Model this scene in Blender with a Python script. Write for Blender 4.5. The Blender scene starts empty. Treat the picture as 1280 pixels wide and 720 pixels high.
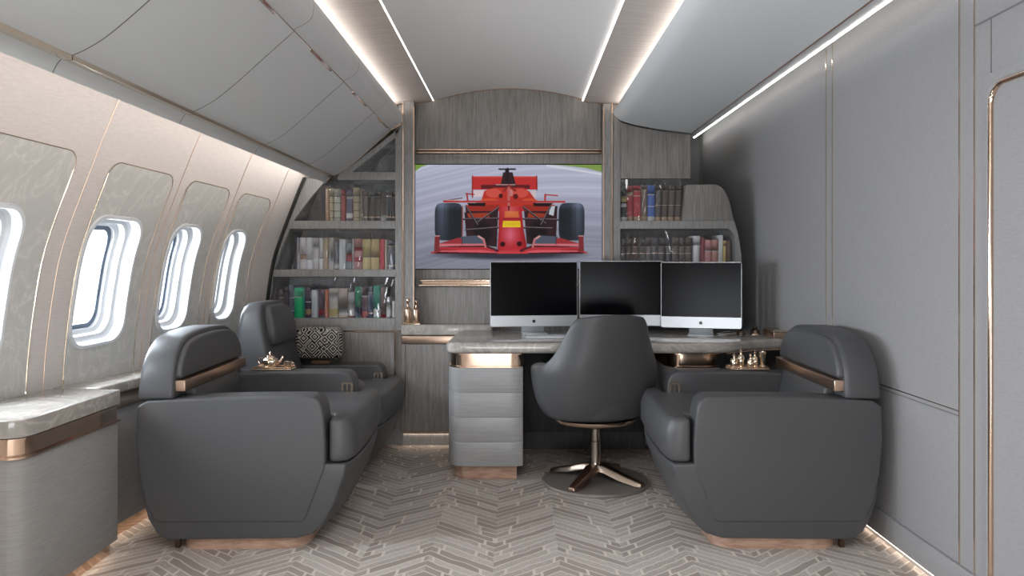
import bpy, bmesh, math, random
import numpy as np
from mathutils import Vector, Matrix
random.seed(7)
S = bpy.context.scene
COL = S.collection
PI = math.pi

# ------------------------------------------------------------------ camera, world, lights, exposure
EYE = 1.09
F = 930.0                      # focal length in pixels of a 1280 px wide frame
cam_d = bpy.data.cameras.new('camera')
cam = bpy.data.objects.new('camera', cam_d); COL.objects.link(cam)
cam.location = (0, 0, EYE); cam.rotation_euler = (PI/2, 0, 0)
cam_d.sensor_width = 36; cam_d.lens = 36*F/1280
cam_d.shift_x = -8/1280; cam_d.shift_y = -34/1280
cam_d.clip_start = 0.05
S.camera = cam

S.view_settings.view_transform = 'Standard'
S.view_settings.look = 'None'
S.view_settings.gamma = 1
S.view_settings.exposure = 0.0
S.view_settings.use_curve_mapping = False
S.cycles.use_denoising = True
S.cycles.max_bounces = 10
S.cycles.diffuse_bounces = 5
S.cycles.glossy_bounces = 5
S.cycles.transparent_max_bounces = 12
S.cycles.sample_clamp_indirect = 6

LED = 15.0                      # strength of the cove strips
LED_FLOOR = 9.0
SKY = 1.8
WINDOW_W = 84.0                # daylight lamp outside each window
FILL_W = 36.0                 # unseen fill lamps added near the camera

w = bpy.data.worlds.new('sky'); S.world = w; w.use_nodes = True
w.node_tree.nodes['Background'].inputs[0].default_value = (0.90, 0.95, 1.0, 1)
w.node_tree.nodes['Background'].inputs[1].default_value = SKY

def area(name, loc, rot, sx, sy, watts, col):
    d = bpy.data.lights.new(name, 'AREA'); d.shape = 'RECTANGLE'; d.size = sx; d.size_y = sy
    d.energy = watts; d.color = col
    o = bpy.data.objects.new(name, d); COL.objects.link(o); o.location = loc; o.rotation_euler = rot
    return o
# unseen lamps added as general fill; the rear one is mirrored in the monitors
area('fill_light_top', (0.0, 0.3, 2.05), (0, 0, 0), 0.9, 1.6, FILL_W, (1.0, 0.98, 0.96))
area('fill_light_rear', (-0.2, -1.3, 0.45), (PI/2, 0, 0), 1.3, 0.7, FILL_W*0.9, (0.93, 0.97, 1.0))

# ------------------------------------------------------------------ materials
def sl(c):
    c = c/255.0
    return c/12.92 if c <= 0.04045 else ((c+0.055)/1.055)**2.4
def rgb(r, g, b): return (sl(r), sl(g), sl(b), 1)

class NT:
    def __init__(s, name):
        s.m = bpy.data.materials.new(name); s.m.use_nodes = True
        s.t = s.m.node_tree; s.b = s.t.nodes['Principled BSDF']
        s.out = s.t.nodes['Material Output']
    def n(s, typ, **kw):
        x = s.t.nodes.new(typ)
        for k, v in kw.items(): setattr(x, k, v)
        return x
    def l(s, a, b): s.t.links.new(a, b)
    def coord(s, scale=(1, 1, 1), out='Object', rot=(0, 0, 0)):
        tc = s.n('ShaderNodeTexCoord'); mp = s.n('ShaderNodeMapping')
        mp.inputs['Scale'].default_value = scale; mp.inputs['Rotation'].default_value = rot
        s.l(tc.outputs[out], mp.inputs['Vector']); return mp.outputs['Vector']
    def noise(s, vec, scale, detail=3, rough=0.5, dist=0.0):
        x = s.n('ShaderNodeTexNoise'); x.inputs['Scale'].default_value = scale
        x.inputs['Detail'].default_value = detail; x.inputs['Roughness'].default_value = rough
        x.inputs['Distortion'].default_value = dist
        s.l(vec, x.inputs['Vector']); return x.outputs['Fac']
    def ramp(s, fac, stops):
        r = s.n('ShaderNodeValToRGB'); e = r.color_ramp.elements
        while len(e) < len(stops): e.new(0.5)
        for k, (p, c) in enumerate(stops): e[k].position = p; e[k].color = c
        s.l(fac, r.inputs['Fac']); return r.outputs['Color']
    def bump(s, h, strength, dist=0.002):
        b = s.n('ShaderNodeBump'); b.inputs['Strength'].default_value = strength
        b.inputs['Distance'].default_value = dist
        s.l(h, b.inputs['Height']); s.l(b.outputs['Normal'], s.b.inputs['Normal'])
    def math(s, op, a, b=None, c=None):
        x = s.n('ShaderNodeMath', operation=op)
        for i, v in enumerate((a, b, c)):
            if v is None: continue
            if isinstance(v, (int, float)): x.inputs[i].default_value = v
            else: s.l(v, x.inputs[i])
        return x.outputs[0]
    def set(s, col=None, rough=None, metal=None, spec=None):
        if col is not None: s.b.inputs['Base Color'].default_value = col
        if rough is not None: s.b.inputs['Roughness'].default_value = rough
        if metal is not None: s.b.inputs['Metallic'].default_value = metal
        if spec is not None: s.b.inputs['Specular IOR Level'].default_value = spec
        return s

def plain(name, col, rough=0.5, metal=0.0, spec=0.5):
    return NT(name).set(col, rough, metal, spec).m
def grain(name, c0, c1, scale, rough=0.4, bump=0.15, spec=0.4):
    m = NT(name).set(None, rough, 0, spec)
    v = m.coord(scale); f = m.noise(v, 1.0, 5, 0.6, 0.4)
    v2 = m.coord(tuple(k*3.1 for k in scale)); g = m.noise(v2, 1.0, 3, 0.6)
    h = m.math('ADD', m.math('MULTIPLY', f, 0.65), m.math('MULTIPLY', g, 0.35))
    m.l(m.ramp(h, [(0.36, c0), (0.62, c1)]), m.b.inputs['Base Color'])
    m.bump(h, bump); return m.m
def leather_mat(name, col):
    m = NT(name).set(col, 0.42, 0, 0.45)
    v = m.coord(); f = m.noise(v, 330, 2, 0.5); m.bump(f, 0.16, 0.001); return m.m
def led_mat(name, col, st):
    m = NT(name); e = m.n('ShaderNodeEmission'); e.inputs[0].default_value = col; e.inputs[1].default_value = st
    m.l(e.outputs[0], m.out.inputs[0]); return m.m
def pane_mat(name, tint, gloss, bump=0.0, rough=0.02):
    m = NT(name); t = m.n('ShaderNodeBsdfTransparent'); t.inputs[0].default_value = tint
    g = m.n('ShaderNodeBsdfGlossy'); g.inputs['Roughness'].default_value = rough
    g.inputs[0].default_value = (0.9, 0.92, 0.95, 1)
    mx = m.n('ShaderNodeMixShader'); mx.inputs[0].default_value = gloss
    lw = m.n('ShaderNodeLayerWeight'); lw.inputs['Blend'].default_value = 0.5
    m.l(m.math('ADD', m.math('MULTIPLY', m.math('POWER', lw.outputs['Facing'], 4.0), 0.5), gloss), mx.inputs[0])
    if bump:
        v = m.coord((5, 5, 2.2)); f = m.noise(v, 1.6, 2, 0.5, 1.2)
        b = m.n('ShaderNodeBump'); b.inputs['Strength'].default_value = bump; b.inputs['Distance'].default_value = 0.02
        m.l(f, b.inputs['Height']); m.l(b.outputs[0], g.inputs['Normal'])
    m.l(t.outputs[0], mx.inputs[1]); m.l(g.outputs[0], mx.inputs[2]); m.l(mx.outputs[0], m.out.inputs[0]); return m.m

LEATHER = leather_mat('charcoal_leather', (0.066, 0.067, 0.071, 1))
LEATHER_SEAT = leather_mat('charcoal_leather_seat', (0.074, 0.075, 0.079, 1))
GOLD = plain('rose_gold', (0.70, 0.52, 0.40, 1), 0.16, 1.0)
GOLD_PALE = plain('pale_gold', (0.80, 0.68, 0.54, 1), 0.14, 1.0)
GOLD_SATIN = plain('satin_rose_gold', (0.60, 0.44, 0.34, 1), 0.28, 1.0)
BRONZE = plain('bronze', (0.16, 0.12, 0.09, 1), 0.3, 1.0)
WOOD = grain('grey_oak', rgb(110, 107, 104), rgb(144, 140, 137), (95, 95, 5), 0.42, 0.12)
WOOD_SIDE = grain('grey_oak_lying', rgb(142, 142, 143), rgb(158, 158, 158), (4, 4, 190), 0.34, 0.08)
WOOD_FRAME = grain('grey_oak_frame', rgb(128, 126, 125), rgb(154, 152, 150), (90, 90, 14), 0.42, 0.1)
PLINTH_WOOD = grain('rose_wood', rgb(150, 118, 100), rgb(192, 160, 140), (8, 8, 40), 0.22, 0.1, 0.6)
SHELL = plain('satin_bin_paint', (0.60, 0.63, 0.64, 1), 0.36, 0, 0.4)
CEIL = plain('ceiling_paint', (0.72, 0.72, 0.715, 1), 0.55, 0, 0.3)
DARK = plain('dark_recess', (0.02, 0.02, 0.02, 1), 0.7)
SEAM = plain('dark_seam', (0.17, 0.165, 0.16, 1), 0.6)
WHITE_PLASTIC = plain('white_plastic', (0.62, 0.64, 0.66, 1), 0.3, 0, 0.5)
SEAL = plain('window_seal', (0.10, 0.13, 0.18, 1), 0.5)
ALU = plain('aluminium', (0.56, 0.58, 0.61, 1), 0.32, 0.55)
BLACK = plain('screen_black', (0.002, 0.002, 0.003, 1), 0.20, 0, 0.10)
SCREEN_BEZEL = plain('bezel_black', (0.006, 0.006, 0.007, 1), 0.15)
PAGES = plain('paper', rgb(215, 205, 185), 0.8)
LED_WARM = led_mat('cove_light', (1.0, 0.92, 0.85, 1), LED)
LED_SIDE = led_mat('window_cove_light', (1.0, 0.93, 0.87, 1), LED*1.25)
LED_SLOT = led_mat('slot_light', (1.0, 0.95, 0.90, 1), LED*0.22)
LED_COOL = led_mat('wall_cove_light', (1.0, 0.96, 0.92, 1), LED*1.25)
LED_KICK = led_mat('floor_light', (1.0, 0.82, 0.66, 1), LED_FLOOR)
GLASS = pane_mat('bookcase_glass', (0.97, 0.975, 0.98, 1), 0.045, 0.7)
GLASS_WIN = pane_mat('window_glass', (0.96, 0.97, 0.98, 1), 0.0)
GLASS_CLEAR = pane_mat('bottle_glass', (0.86, 0.80, 0.72, 1), 0.12)

def fabric(name, c0, c1, sc):
    m = NT(name).set(None, 0.75, 0, 0.25)
    v = m.coord(sc); f = m.noise(v, 1.0, 4, 0.65)
    m.l(m.ramp(f, [(0.3, c0), (0.7, c1)]), m.b.inputs['Base Color'])
    m.bump(f, 0.35, 0.002); return m.m
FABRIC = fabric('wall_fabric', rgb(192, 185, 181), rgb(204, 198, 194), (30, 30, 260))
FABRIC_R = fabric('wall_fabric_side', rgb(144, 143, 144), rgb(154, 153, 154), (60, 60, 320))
STRIP = fabric('ceiling_fabric', rgb(176, 168, 163), rgb(196, 189, 184), (6, 120, 6))
CONSOLE = fabric('console_fabric', rgb(142, 140, 138), rgb(156, 154, 152), (14, 14, 200))

def marble_mat():
    m = NT('marble').set(None, 0.12, 0, 0.5)
    v = m.coord((1.3, 1.0, 1.6), rot=(0.3, 0.4, 0.5))
    a = m.noise(v, 3.0, 6, 0.6, 2.2)
    r = m.math('ABSOLUTE', m.math('SUBTRACT', a, 0.5))
    m.l(m.ramp(r, [(0.0, rgb(186, 180, 172)), (0.03, rgb(166, 161, 155)), (0.12, rgb(154, 151, 146)), (0.5, rgb(180, 175, 168))]), m.b.inputs['Base Color'])
    return m.m
MARBLE = marble_mat()
def marble_panel_mat():
    m = NT('window_panel_marble').set(None, 0.10, 0, 0.5)
    v = m.coord((1.0, 2.0, 1.2), rot=(0.9, 0.2, 0.1))
    a = m.noise(v, 2.6, 5, 0.55, 2.6)
    r = m.math('ABSOLUTE', m.math('SUBTRACT', a, 0.5))
    m.l(m.ramp(r, [(0.0, rgb(204, 203, 198)), (0.02, rgb(192, 191, 187)), (0.10, rgb(186, 186, 182)), (0.4, rgb(196, 195, 191))]), m.b.inputs['Base Color'])
    return m.m
MARBLE_PANEL = marble_panel_mat()

def carpet_mat():
    m = NT('herringbone_carpet').set(None, 0.85, 0, 0.15)
    tc = m.n('ShaderNodeTexCoord'); sp = m.n('ShaderNodeSeparateXYZ')
    nz = m.n('ShaderNodeTexNoise'); nz.inputs['Scale'].default_value = 9; nz.inputs['Detail'].default_value = 3
    m.l(tc.outputs['Object'], nz.inputs['Vector'])
    va = m.n('ShaderNodeVectorMath', operation='MULTIPLY_ADD')
    m.l(nz.outputs['Color'], va.inputs[0]); va.inputs[1].default_value = (0.022, 0.022, 0); m.l(tc.outputs['Object'], va.inputs[2])
    m.l(va.outputs[0], sp.inputs[0]); x, y = sp.outputs[0], sp.outputs[1]
    a = m.math('PINGPONG', m.math('ADD', x, 20.0), 0.24)
    v = m.math('DIVIDE', m.math('ADD', y, m.math('MULTIPLY', a, 0.85)), 0.046)
    fv = m.math('FRACT', v); iv = m.math('FLOOR', v)
    wn = m.n('ShaderNodeTexWhiteNoise', noise_dimensions='1D'); m.l(iv, wn.inputs['W'])
    u = m.math('ADD', m.math('DIVIDE', a, 0.24), m.math('MULTIPLY', wn.outputs['Value'], 3.0))
    col_i = m.math('FLOOR', m.math('DIVIDE', m.math('ADD', x, 20.0), 0.24))
    fu = m.math('FRACT', u); iu = m.math('FLOOR', u)
    wn2 = m.n('ShaderNodeTexWhiteNoise', noise_dimensions='3D')
    cb = m.n('ShaderNodeCombineXYZ'); m.l(iv, cb.inputs[0]); m.l(iu, cb.inputs[1]); m.l(col_i, cb.inputs[2])
    m.l(cb.outputs[0], wn2.inputs['Vector'])
    l1 = m.math('LESS_THAN', fv, 0.17); l2 = m.math('LESS_THAN', fu, 0.045)
    nf = m.n('ShaderNodeTexNoise'); nf.inputs['Scale'].default_value = 60; nf.inputs['Detail'].default_value = 3
    m.l(tc.outputs['Object'], nf.inputs['Vector'])
    scr = m.math('LESS_THAN', m.math('ABSOLUTE', m.math('SUBTRACT', nf.outputs['Fac'], 0.5)), 0.018)
    line = m.math('MAXIMUM', m.math('MAXIMUM', l1, l2), m.math('MULTIPLY', scr, m.math('MULTIPLY', m.math('GREATER_THAN', wn2.outputs['Value'], 0.45), 0.6)))
    base = m.ramp(wn2.outputs['Value'], [(0.0, rgb(152, 142, 134)), (0.5, rgb(166, 157, 150)), (1.0, rgb(186, 179, 173))])
    mx = m.n('ShaderNodeMix', data_type='RGBA'); m.l(line, mx.inputs['Factor']); m.l(base, mx.inputs['A'])
    mx.inputs['B'].default_value = rgb(206, 198, 190)
    m.l(mx.outputs['Result'], m.b.inputs['Base Color'])
    m.bump(m.math('ADD', line, m.math('MULTIPLY', nf.outputs['Fac'], 0.4)), 0.4, 0.003)
    return m.m
CARPET = carpet_mat()

def pattern_mat():
    m = NT('patterned_weave').set(None, 0.8, 0, 0.2)
    v = m.coord((1, 1, 1))
    vo = m.n('ShaderNodeTexVoronoi', feature='F1', distance='MANHATTAN'); vo.inputs['Scale'].default_value = 16; vo.inputs['Randomness'].default_value = 0.75
    m.l(v, vo.inputs['Vector'])
    s = m.math('FRACT', m.math('MULTIPLY', vo.outputs['Distance'], 3.6))
    m.l(m.ramp(s, [(0.48, rgb(26, 26, 26)), (0.58, rgb(186, 182, 174))]), m.b.inputs['Base Color'])
    m.bump(s, 0.3, 0.003); return m.m
PATTERN = pattern_mat()

# ------------------------------------------------------------------ mesh helpers
class MB:
    def __init__(s): s.v = []; s.f = []; s.mi = []
    def add(s, vs, fs, mi=0):
        k = len(s.v); s.v += [tuple(p) for p in vs]; s.f += [tuple(i+k for i in f) for f in fs]; s.mi += [mi]*len(fs); return s
    def box(s, x0, x1, y0, y1, z0, z1, mi=0):
        return s.add([(x, y, z) for z in (z0, z1) for y in (y0, y1) for x in (x0, x1)],
                     [(0, 2, 3, 1), (4, 5, 7, 6), (0, 1, 5, 4), (2, 6, 7, 3), (0, 4, 6, 2), (1, 3, 7, 5)], mi)
    def loft(s, rings, closed=True, cap=True, mi=0):
        n = len(rings[0]); vs = [p for r in rings for p in r]; fs = []
        for a in range(len(rings)-1):
            for i in range(n if closed else n-1):
                j = (i+1) % n; fs.append((a*n+i, a*n+j, (a+1)*n+j, (a+1)*n+i))
        if cap and closed:
            fs.append(tuple(range(n))); fs.append(tuple((len(rings)-1)*n+i for i in reversed(range(n))))
        return s.add(vs, fs, mi)
    def prism(s, poly, axis, a, b, mi=0):
        def P(p, t): return (t, p[0], p[1]) if axis == 'x' else (p[0], t, p[1]) if axis == 'y' else (p[0], p[1], t)
        return s.loft([[P(p, a) for p in poly], [P(p, b) for p in poly]], mi=mi)
    def lathe(s, prof, n=24, c=(0, 0, 0), mi=0, cap=True):
        rings = [[(c[0]+r*math.cos(2*PI*i/n), c[1]+r*math.sin(2*PI*i/n), c[2]+z) for i in range(n)] for r, z in prof]
        return s.loft(rings, True, cap, mi)
    def tube(s, path, r, n=8, closed=False, mi=0):
        P = [Vector(p) for p in path]; rings = []; m = len(P)
        rr = r if isinstance(r, (list, tuple)) else [r]*m
        for i in range(m):
            a = P[(i-1) % m] if (closed or i > 0) else P[i]; b = P[(i+1) % m] if (closed or i < m-1) else P[i]
            t = (b-a).normalized() if (b-a).length > 1e-9 else Vector((0, 0, 1))
            up = Vector((0, 0, 1)) if abs(t.z) < 0.9 else Vector((1, 0, 0))
            u = t.cross(up).normalized(); q = t.cross(u).normalized()
            rings.append([tuple(P[i]+(u*math.cos(2*PI*k/n)+q*math.sin(2*PI*k/n))*rr[i]) for k in range(n)])
        if closed: return s.loft(rings+[rings[0]], True, False, mi)
        return s.loft(rings, True, True, mi)
    def build(s, name, mats, parent=None, bevel=0.0, seg=3, smooth=True, angle=38, local=False, sub=0):
        me = bpy.data.meshes.new(name)
        bm = bmesh.new()
        off = Vector(parent_origin(parent)) if (parent is not None and not local) else Vector((0, 0, 0))
        vs = [bm.verts.new(Vector(p)-off) for p in s.v]
        for f, mi in zip(s.f, s.mi):
            try:
                q = bm.faces.new([vs[i] for i in f]); q.material_index = mi
            except ValueError: pass
        bmesh.ops.remove_doubles(bm, verts=bm.verts, dist=1e-5)
        bmesh.ops.recalc_face_normals(bm, faces=bm.faces)
        if bevel > 0:
            es = [e for e in bm.edges if len(e.link_faces) == 2 and e.calc_face_angle(0) > math.radians(30)]
            bmesh.ops.bevel(bm, geom=es, offset=bevel, segments=seg, profile=0.5, affect='EDGES', clamp_overlap=True)
        bm.to_mesh(me); bm.free()
        for m in (mats if isinstance(mats, (list, tuple)) else [mats]): me.materials.append(m)
        if smooth:
            me.polygons.foreach_set('use_smooth', [True]*len(me.polygons))
            me.set_sharp_from_angle(angle=math.radians(angle))
        o = bpy.data.objects.new(name, me); COL.objects.link(o)
        if parent is not None: o.parent = parent
        if sub:
            md = o.modifiers.new('smooth', 'SUBSURF'); md.levels = sub; md.render_levels = sub
        return o

def parent_origin(o):
    p = Vector((0, 0, 0))
    while o is not None: p = p+Vector(o.location); o = o.parent
    return p
def thing(name, label, cat, loc=(0, 0, 0), rotz=0.0, group=None):
    o = bpy.data.objects.new(name, None); COL.objects.link(o); o.empty_display_size = 0.05
    o.location = loc; o.rotation_euler = (0, 0, rotz)
    return tag(o, label, cat, group)
def tag(o, label, cat, group=None):
    o['label'] = label; o['category'] = cat
    if group: o['group'] = group
    return o
def struct(o): o['kind'] = 'structure'; return o
def dup(root, loc=None, rotz=None, label=None):
    r = root.copy(); COL.objects.link(r)
    if loc is not None: r.location = loc
    if rotz is not None: r.rotation_euler = (0, 0, rotz)
    if label: r['label'] = label
    for ch in list(root.children):
        c = ch.copy(); COL.objects.link(c); c.parent = r
        for g in list(ch.children):
            d = g.copy(); COL.objects.link(d); d.parent = c
    return r
def rrect(x0, x1, y0, y1, r, n=6):
    out = []
    for cx, cy, a0 in ((x1-r, y1-r, 0), (x0+r, y1-r, 90), (x0+r, y0+r, 180), (x1-r, y0+r, 270)):
        for i in range(n+1):
            a = math.radians(a0+90*i/n); out.append((cx+r*math.cos(a), cy+r*math.sin(a)))
    return out
def spline(pts, n=6):
    out = []
    for i in range(len(pts)-1):
        p0 = pts[max(i-1, 0)]; p1 = pts[i]; p2 = pts[i+1]; p3 = pts[min(i+2, len(pts)-1)]
        for k in range(n):
            t = k/n
            out.append(tuple(0.5*((2*b)+(-a+c)*t+(2*a-5*b+4*c-d)*t*t+(-a+3*b-3*c+d)*t**3) for a, b, c, d in zip(p0, p1, p2, p3)))
    out.append(tuple(pts[-1])); return out
def px(x, d): return (x-648.0)/F*d           # measuring: photo column / row at a depth -> metres
def pz(y, d): return EYE+(326.0-y)/F*d

# ------------------------------------------------------------------ the shell of the cabin
YN, YF = -1.6, 5.8
def scale_at(y): return min(max(1.489-0.111*y, 1.0), 1.245)   # the cabin tapers towards its end
WPROF = [(0.95, 1.45), (0.98, 0.95), (1.10, 0.74), (1.20, 0.60), (1.245, 0.515), (1.262, 0.480), (1.318, 0.340), (1.366, 0.215), (1.410, 0.100), (1.441, 0.0),
         (1.470, -0.187), (1.487, -0.355), (1.49, -0.50), (1.49, -0.90)]
_wz = np.array([p[1] for p in WPROF])[::-1]; _wx = np.array([p[0] for p in WPROF])[::-1]
_zz = np.linspace(-0.9, 1.45, 471); _xx = np.interp(_zz, _wz, _wx)
_k = np.ones(25)/25; _xs = np.convolve(np.pad(_xx, 12, mode='edge'), _k, 'valid')
def wx(z): return float(np.interp(z, _zz, _xs))
def wp(y, z, off=0.0):
    s = scale_at(y); dz = 0.01
    tx, tz = -(wx(z+dz)-wx(z-dz)), 2*dz
    l = math.hypot(tx, tz); nx, nz = tz/l, -tx/l          # points into the cabin
    return (-wx(z)*s+nx*off, y, EYE+z*s+nz*off)

o = struct(MB().add([(-2.6, YN, 0), (1.42, YN, 0), (1.42, YF, 0), (-2.6, YF, 0)], [(0, 1, 2, 3)]).build('floor', CARPET))

# windows: (near edge, far edge) of the window and of its marble panel, along the cabin
WIN = [(2.20, 2.545, 2.14, 2.67), (2.850, 3.150, 2.842, 3.235), (3.362, 3.585, 3.342, 3.690), (3.80, 3.995, 3.787, 4.110)]
WIN_UNSEEN = [(0.95, 1.29, 0.88, 1.42), (0.25, 0.59, 0.18, 0.72)]  # out-of-view windows added to let in more daylight
ZW0, ZW1 = -0.292, 0.152
holes = [(a+0.02, b-0.01) for a, b, _, _ in WIN+WIN_UNSEEN]
ys = sorted(set([YN, -0.8, 0.0, 1.5, 1.8, 2.05, 2.75, 3.29, 4.2, 4.36, 4.7, YF]+[h for p in holes for h in p]+list(np.arange(2.2, 4.4, 0.1))))
ys = [y for y in ys if not any(a+1e-6 < y < b-1e-6 for a, b in holes)]
zs = sorted(set(list(np.arange(-0.9, 0.75, 0.06))+[ZW0, ZW1, 0.8, 0.9, 1.0, 1.2, 1.45]))
mb = MB(); nz_ = len(zs)
vs = [wp(y, z) for y in ys for z in zs]; fs = []
for i in range(len(ys)-1):
    for j in range(nz_-1):
        ym, zm = (ys[i]+ys[i+1])/2, (zs[j]+zs[j+1])/2
        if ZW0 < zm < ZW1 and any(a < ym < b for a, b in holes): continue
        fs.append((i*nz_+j, (i+1)*nz_+j, (i+1)*nz_+j+1, i*nz_+j+1))
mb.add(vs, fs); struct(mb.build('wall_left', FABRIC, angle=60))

# marble surrounds, gold edging, windows
def ring_pts(y0, y1, z0, z1, r, off, n=8):
    return [wp(y, z, off) for y, z in rrect(y0, y1, z0, z1, r, n)]
def densify(ring, k=3):
    out = []
    for i in range(len(ring)):
        a, b = ring[i], ring[(i+1) % len(ring)]
        m = k if math.dist(a, b) > 0.04 else 1
        for q in range(m): out.append((a[0]+(b[0]-a[0])*q/m, a[1]+(b[1]-a[1])*q/m))
    return out
def window(num, y0, y1, p0, p1):
    rw, rp = 0.075, 0.05
    outer = densify(rrect(p0, p1, -0.44, 0.328, rp, 8), 14)
    inner = densify(rrect(y0, y1, ZW0, ZW1, rw, 8), 14)
    n = min(len(outer), len(inner))
    cy, cz = (y0+y1)/2, (ZW0+ZW1)/2
    def onto(poly, ang):          # point of a convex outline seen from the window's middle at an angle
        d = (math.cos(ang), math.sin(ang)); best = None
        for i in range(len(poly)):
            a, b = poly[i], poly[(i+1) % len(poly)]
            ax, ay = a[0]-cy, a[1]-cz; ex, ey = b[0]-a[0], b[1]-a[1]
            den = d[0]*ey-d[1]*ex
            if abs(den) < 1e-12: continue
            t = (ax*ey-ay*ex)/den; u = (ax*d[1]-ay*d[0])/den
            if t > 0 and -1e-6 <= u <= 1+1e-6: best = t if best is None else max(best, t)
        return (cy+d[0]*best, cz+d[1]*best)
    N = 128
    A = [2*PI*i/N for i in range(N)]
    po = [onto(outer, a) for a in A]; pi_ = [onto(inner, a) for a in A]
    root = bpy.data.objects.new('window_%d' % num, None); COL.objects.link(root); root['kind'] = 'structure'
    root.location = wp(cy, ZW0, 0)
    m = MB(); K = 8
    rings = [[wp(q[0], q[1], -0.002) for q in po], [wp(q[0], q[1], 0.006) for q in po]]
    for k in range(1, K+1):
        t = k/K; rings.append([wp(a[0]+(b[0]-a[0])*t, a[1]+(b[1]-a[1])*t, 0.006) for a, b in zip(po, pi_)])
    m.loft(rings, True, False); m.build('marble_panel', MARBLE_PANEL, root, angle=50)
    tb = densify(rrect(p0, p1, -0.44, 0.328, rp, 8), 14)
    path = [wp(y, z, 0.006) for y, z in tb]
    MB().tube(path, 0.0026, 6, True).build('gold_edging', GOLD_PALE, root)
    def inset(t, off): return [wp(cy+(q[0]-cy)*(1-t*2/(y1-y0)), cz+(q[1]-cz)*(1-t*2/(ZW1-ZW0)), off) for q in pi_]
    m = MB()
    m.loft([inset(*k) for k in ((-0.006, 0.004), (-0.004, 0.013), (0.006, 0.013), (0.010, 0.004), (0.012, -0.022), (0.018, -0.030), (0.030, -0.033),
                                (0.033, -0.055), (0.040, -0.060), (0.047, -0.062), (0.050, -0.092))], True, False)
    m.build('window_frame', WHITE_PLASTIC, root, angle=30)
    m = MB(); m.loft([inset(0.046, -0.074), inset(0.064, -0.074), inset(0.064, -0.092)], True, False); m.build('window_seal', SEAL, root)
    r = inset(0.050, -0.088)
    m = MB(); m.loft([r, inset(0.050, -0.091)]); m.build('window_pane', GLASS_WIN, root)
    c = Vector(wp(cy, cz, -0.40))
    lo = area('daylight', c, (0, 0, 0), 0.55, 0.75, WINDOW_W, (0.86, 0.93, 1.0))
    n_ = (Vector(wp(cy, cz, 0.5))-c).normalized(); n_.z -= 0.16
    lo.rotation_euler = n_.to_track_quat('-Z', 'Y').to_euler()
for i, a in enumerate(WIN+WIN_UNSEEN): window(i+1, *a)

# seams of the window wall, thin gold
for i, y in enumerate((2.755, 3.290, 3.750, 4.166)):
    struct(MB().tube([wp(y, z, 0.001) for z in np.linspace(-0.42, 0.52, 30)], 0.0018, 6).build('trim_%d' % (i+1), GOLD_SATIN))
# arch where the window wall meets the bookcase
arch = [(wx(z), z) for z in np.linspace(-1.05, 0.49, 40)]
m = MB()
m.loft([[(-x+dx, y, EYE+z) for x, z in arch] for dx, y in ((-0.03, 4.362), (0.004, 4.362), (0.004, 4.392), (-0.03, 4.392))]+[[(-x-0.03, 4.362, EYE+z) for x, z in arch]], False, False)
struct(m.build('trim_5', DARK))

# right wall, flat
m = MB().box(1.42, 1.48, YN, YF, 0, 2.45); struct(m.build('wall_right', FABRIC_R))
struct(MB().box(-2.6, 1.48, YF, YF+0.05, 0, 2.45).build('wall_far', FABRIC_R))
struct(MB().box(-2.6, 1.48, YN-0.05, YN, 0, 2.45).build('wall_rear', FABRIC_R))  # unseen wall added to shut out sky light behind the camera
struct(MB().box(-2.6, 1.48, YN, YF, 2.45, 2.50).build('sky_cover', CEIL))  # unseen cover added above the ceiling to stop sky light leaking in
struct(MB().box(1.406, 1.42, YN, YF, 0.022, 0.115).build('baseboard_right', FABRIC_R, bevel=0.003))
k = 6
for y0, z0, z1, t in ((3.43, 0.115, 2.1, .0016), (3.36, 0.115, 2.1, .0016), (2.392, 0.115, 2.2, .0022), (2.313, 0.0, 2.2, .0022)):
    struct(MB().box(1.4165, 1.424, y0-t, y0+t, z0, z1).build('trim_%d' % k, GOLD_PALE)); k += 1
for z in (0.606, 0.590):
    struct(MB().box(1.418, 1.424, 2.392, 5.6, z-0.0016, z+0.0016).build('trim_%d' % k, SEAM if z < 0.6 else GOLD)); k += 1
struct(MB().box(1.418, 1.424, 0.4, 2.313, 1.818, 1.823).build('trim_%d' % k, SEAM)); k += 1
struct(MB().box(1.418, 1.424, 2.232, 2.235, 1.64, 1.82).build('trim_%d' % k, SEAM)); k += 1
struct(MB().box(1.404, 1.42, 5.74, 5.76, 0.1, 2.1).build('trim_%d' % k, SEAM)); k += 1
# door in the right wall with a rounded gold frame
root = bpy.data.objects.new('door_1', None); COL.objects.link(root); root['kind'] = 'structure'; root.location = (1.42, 1.8, 0)
fr = rrect(1.35, 2.222, 0.06, 1.615, 0.06, 8)
fo = rrect(1.315, 2.257, 0.03, 1.650, 0.02, 8)
m = MB(); m.loft([[(x, y, z) for y, z in P] for P, x in ((fo, 1.421), (fo, 1.408), (rrect(1.34, 2.232, 0.05, 1.625, 0.06, 8), 1.404), (fr, 1.412))], True, False)
m.build('door_surround', FABRIC_R, root, angle=25)
m = MB(); m.loft([[(x, y, z) for y, z in fr] for x in (1.425, 1.412)]); m.build('door_panel', FABRIC_R, root, angle=25)
MB().tube([(1.408, y, z) for y, z in rrect(1.352, 2.218, 0.062, 1.612, 0.06, 8)], 0.0075, 10, True).build('door_edging', GOLD, root)

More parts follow.
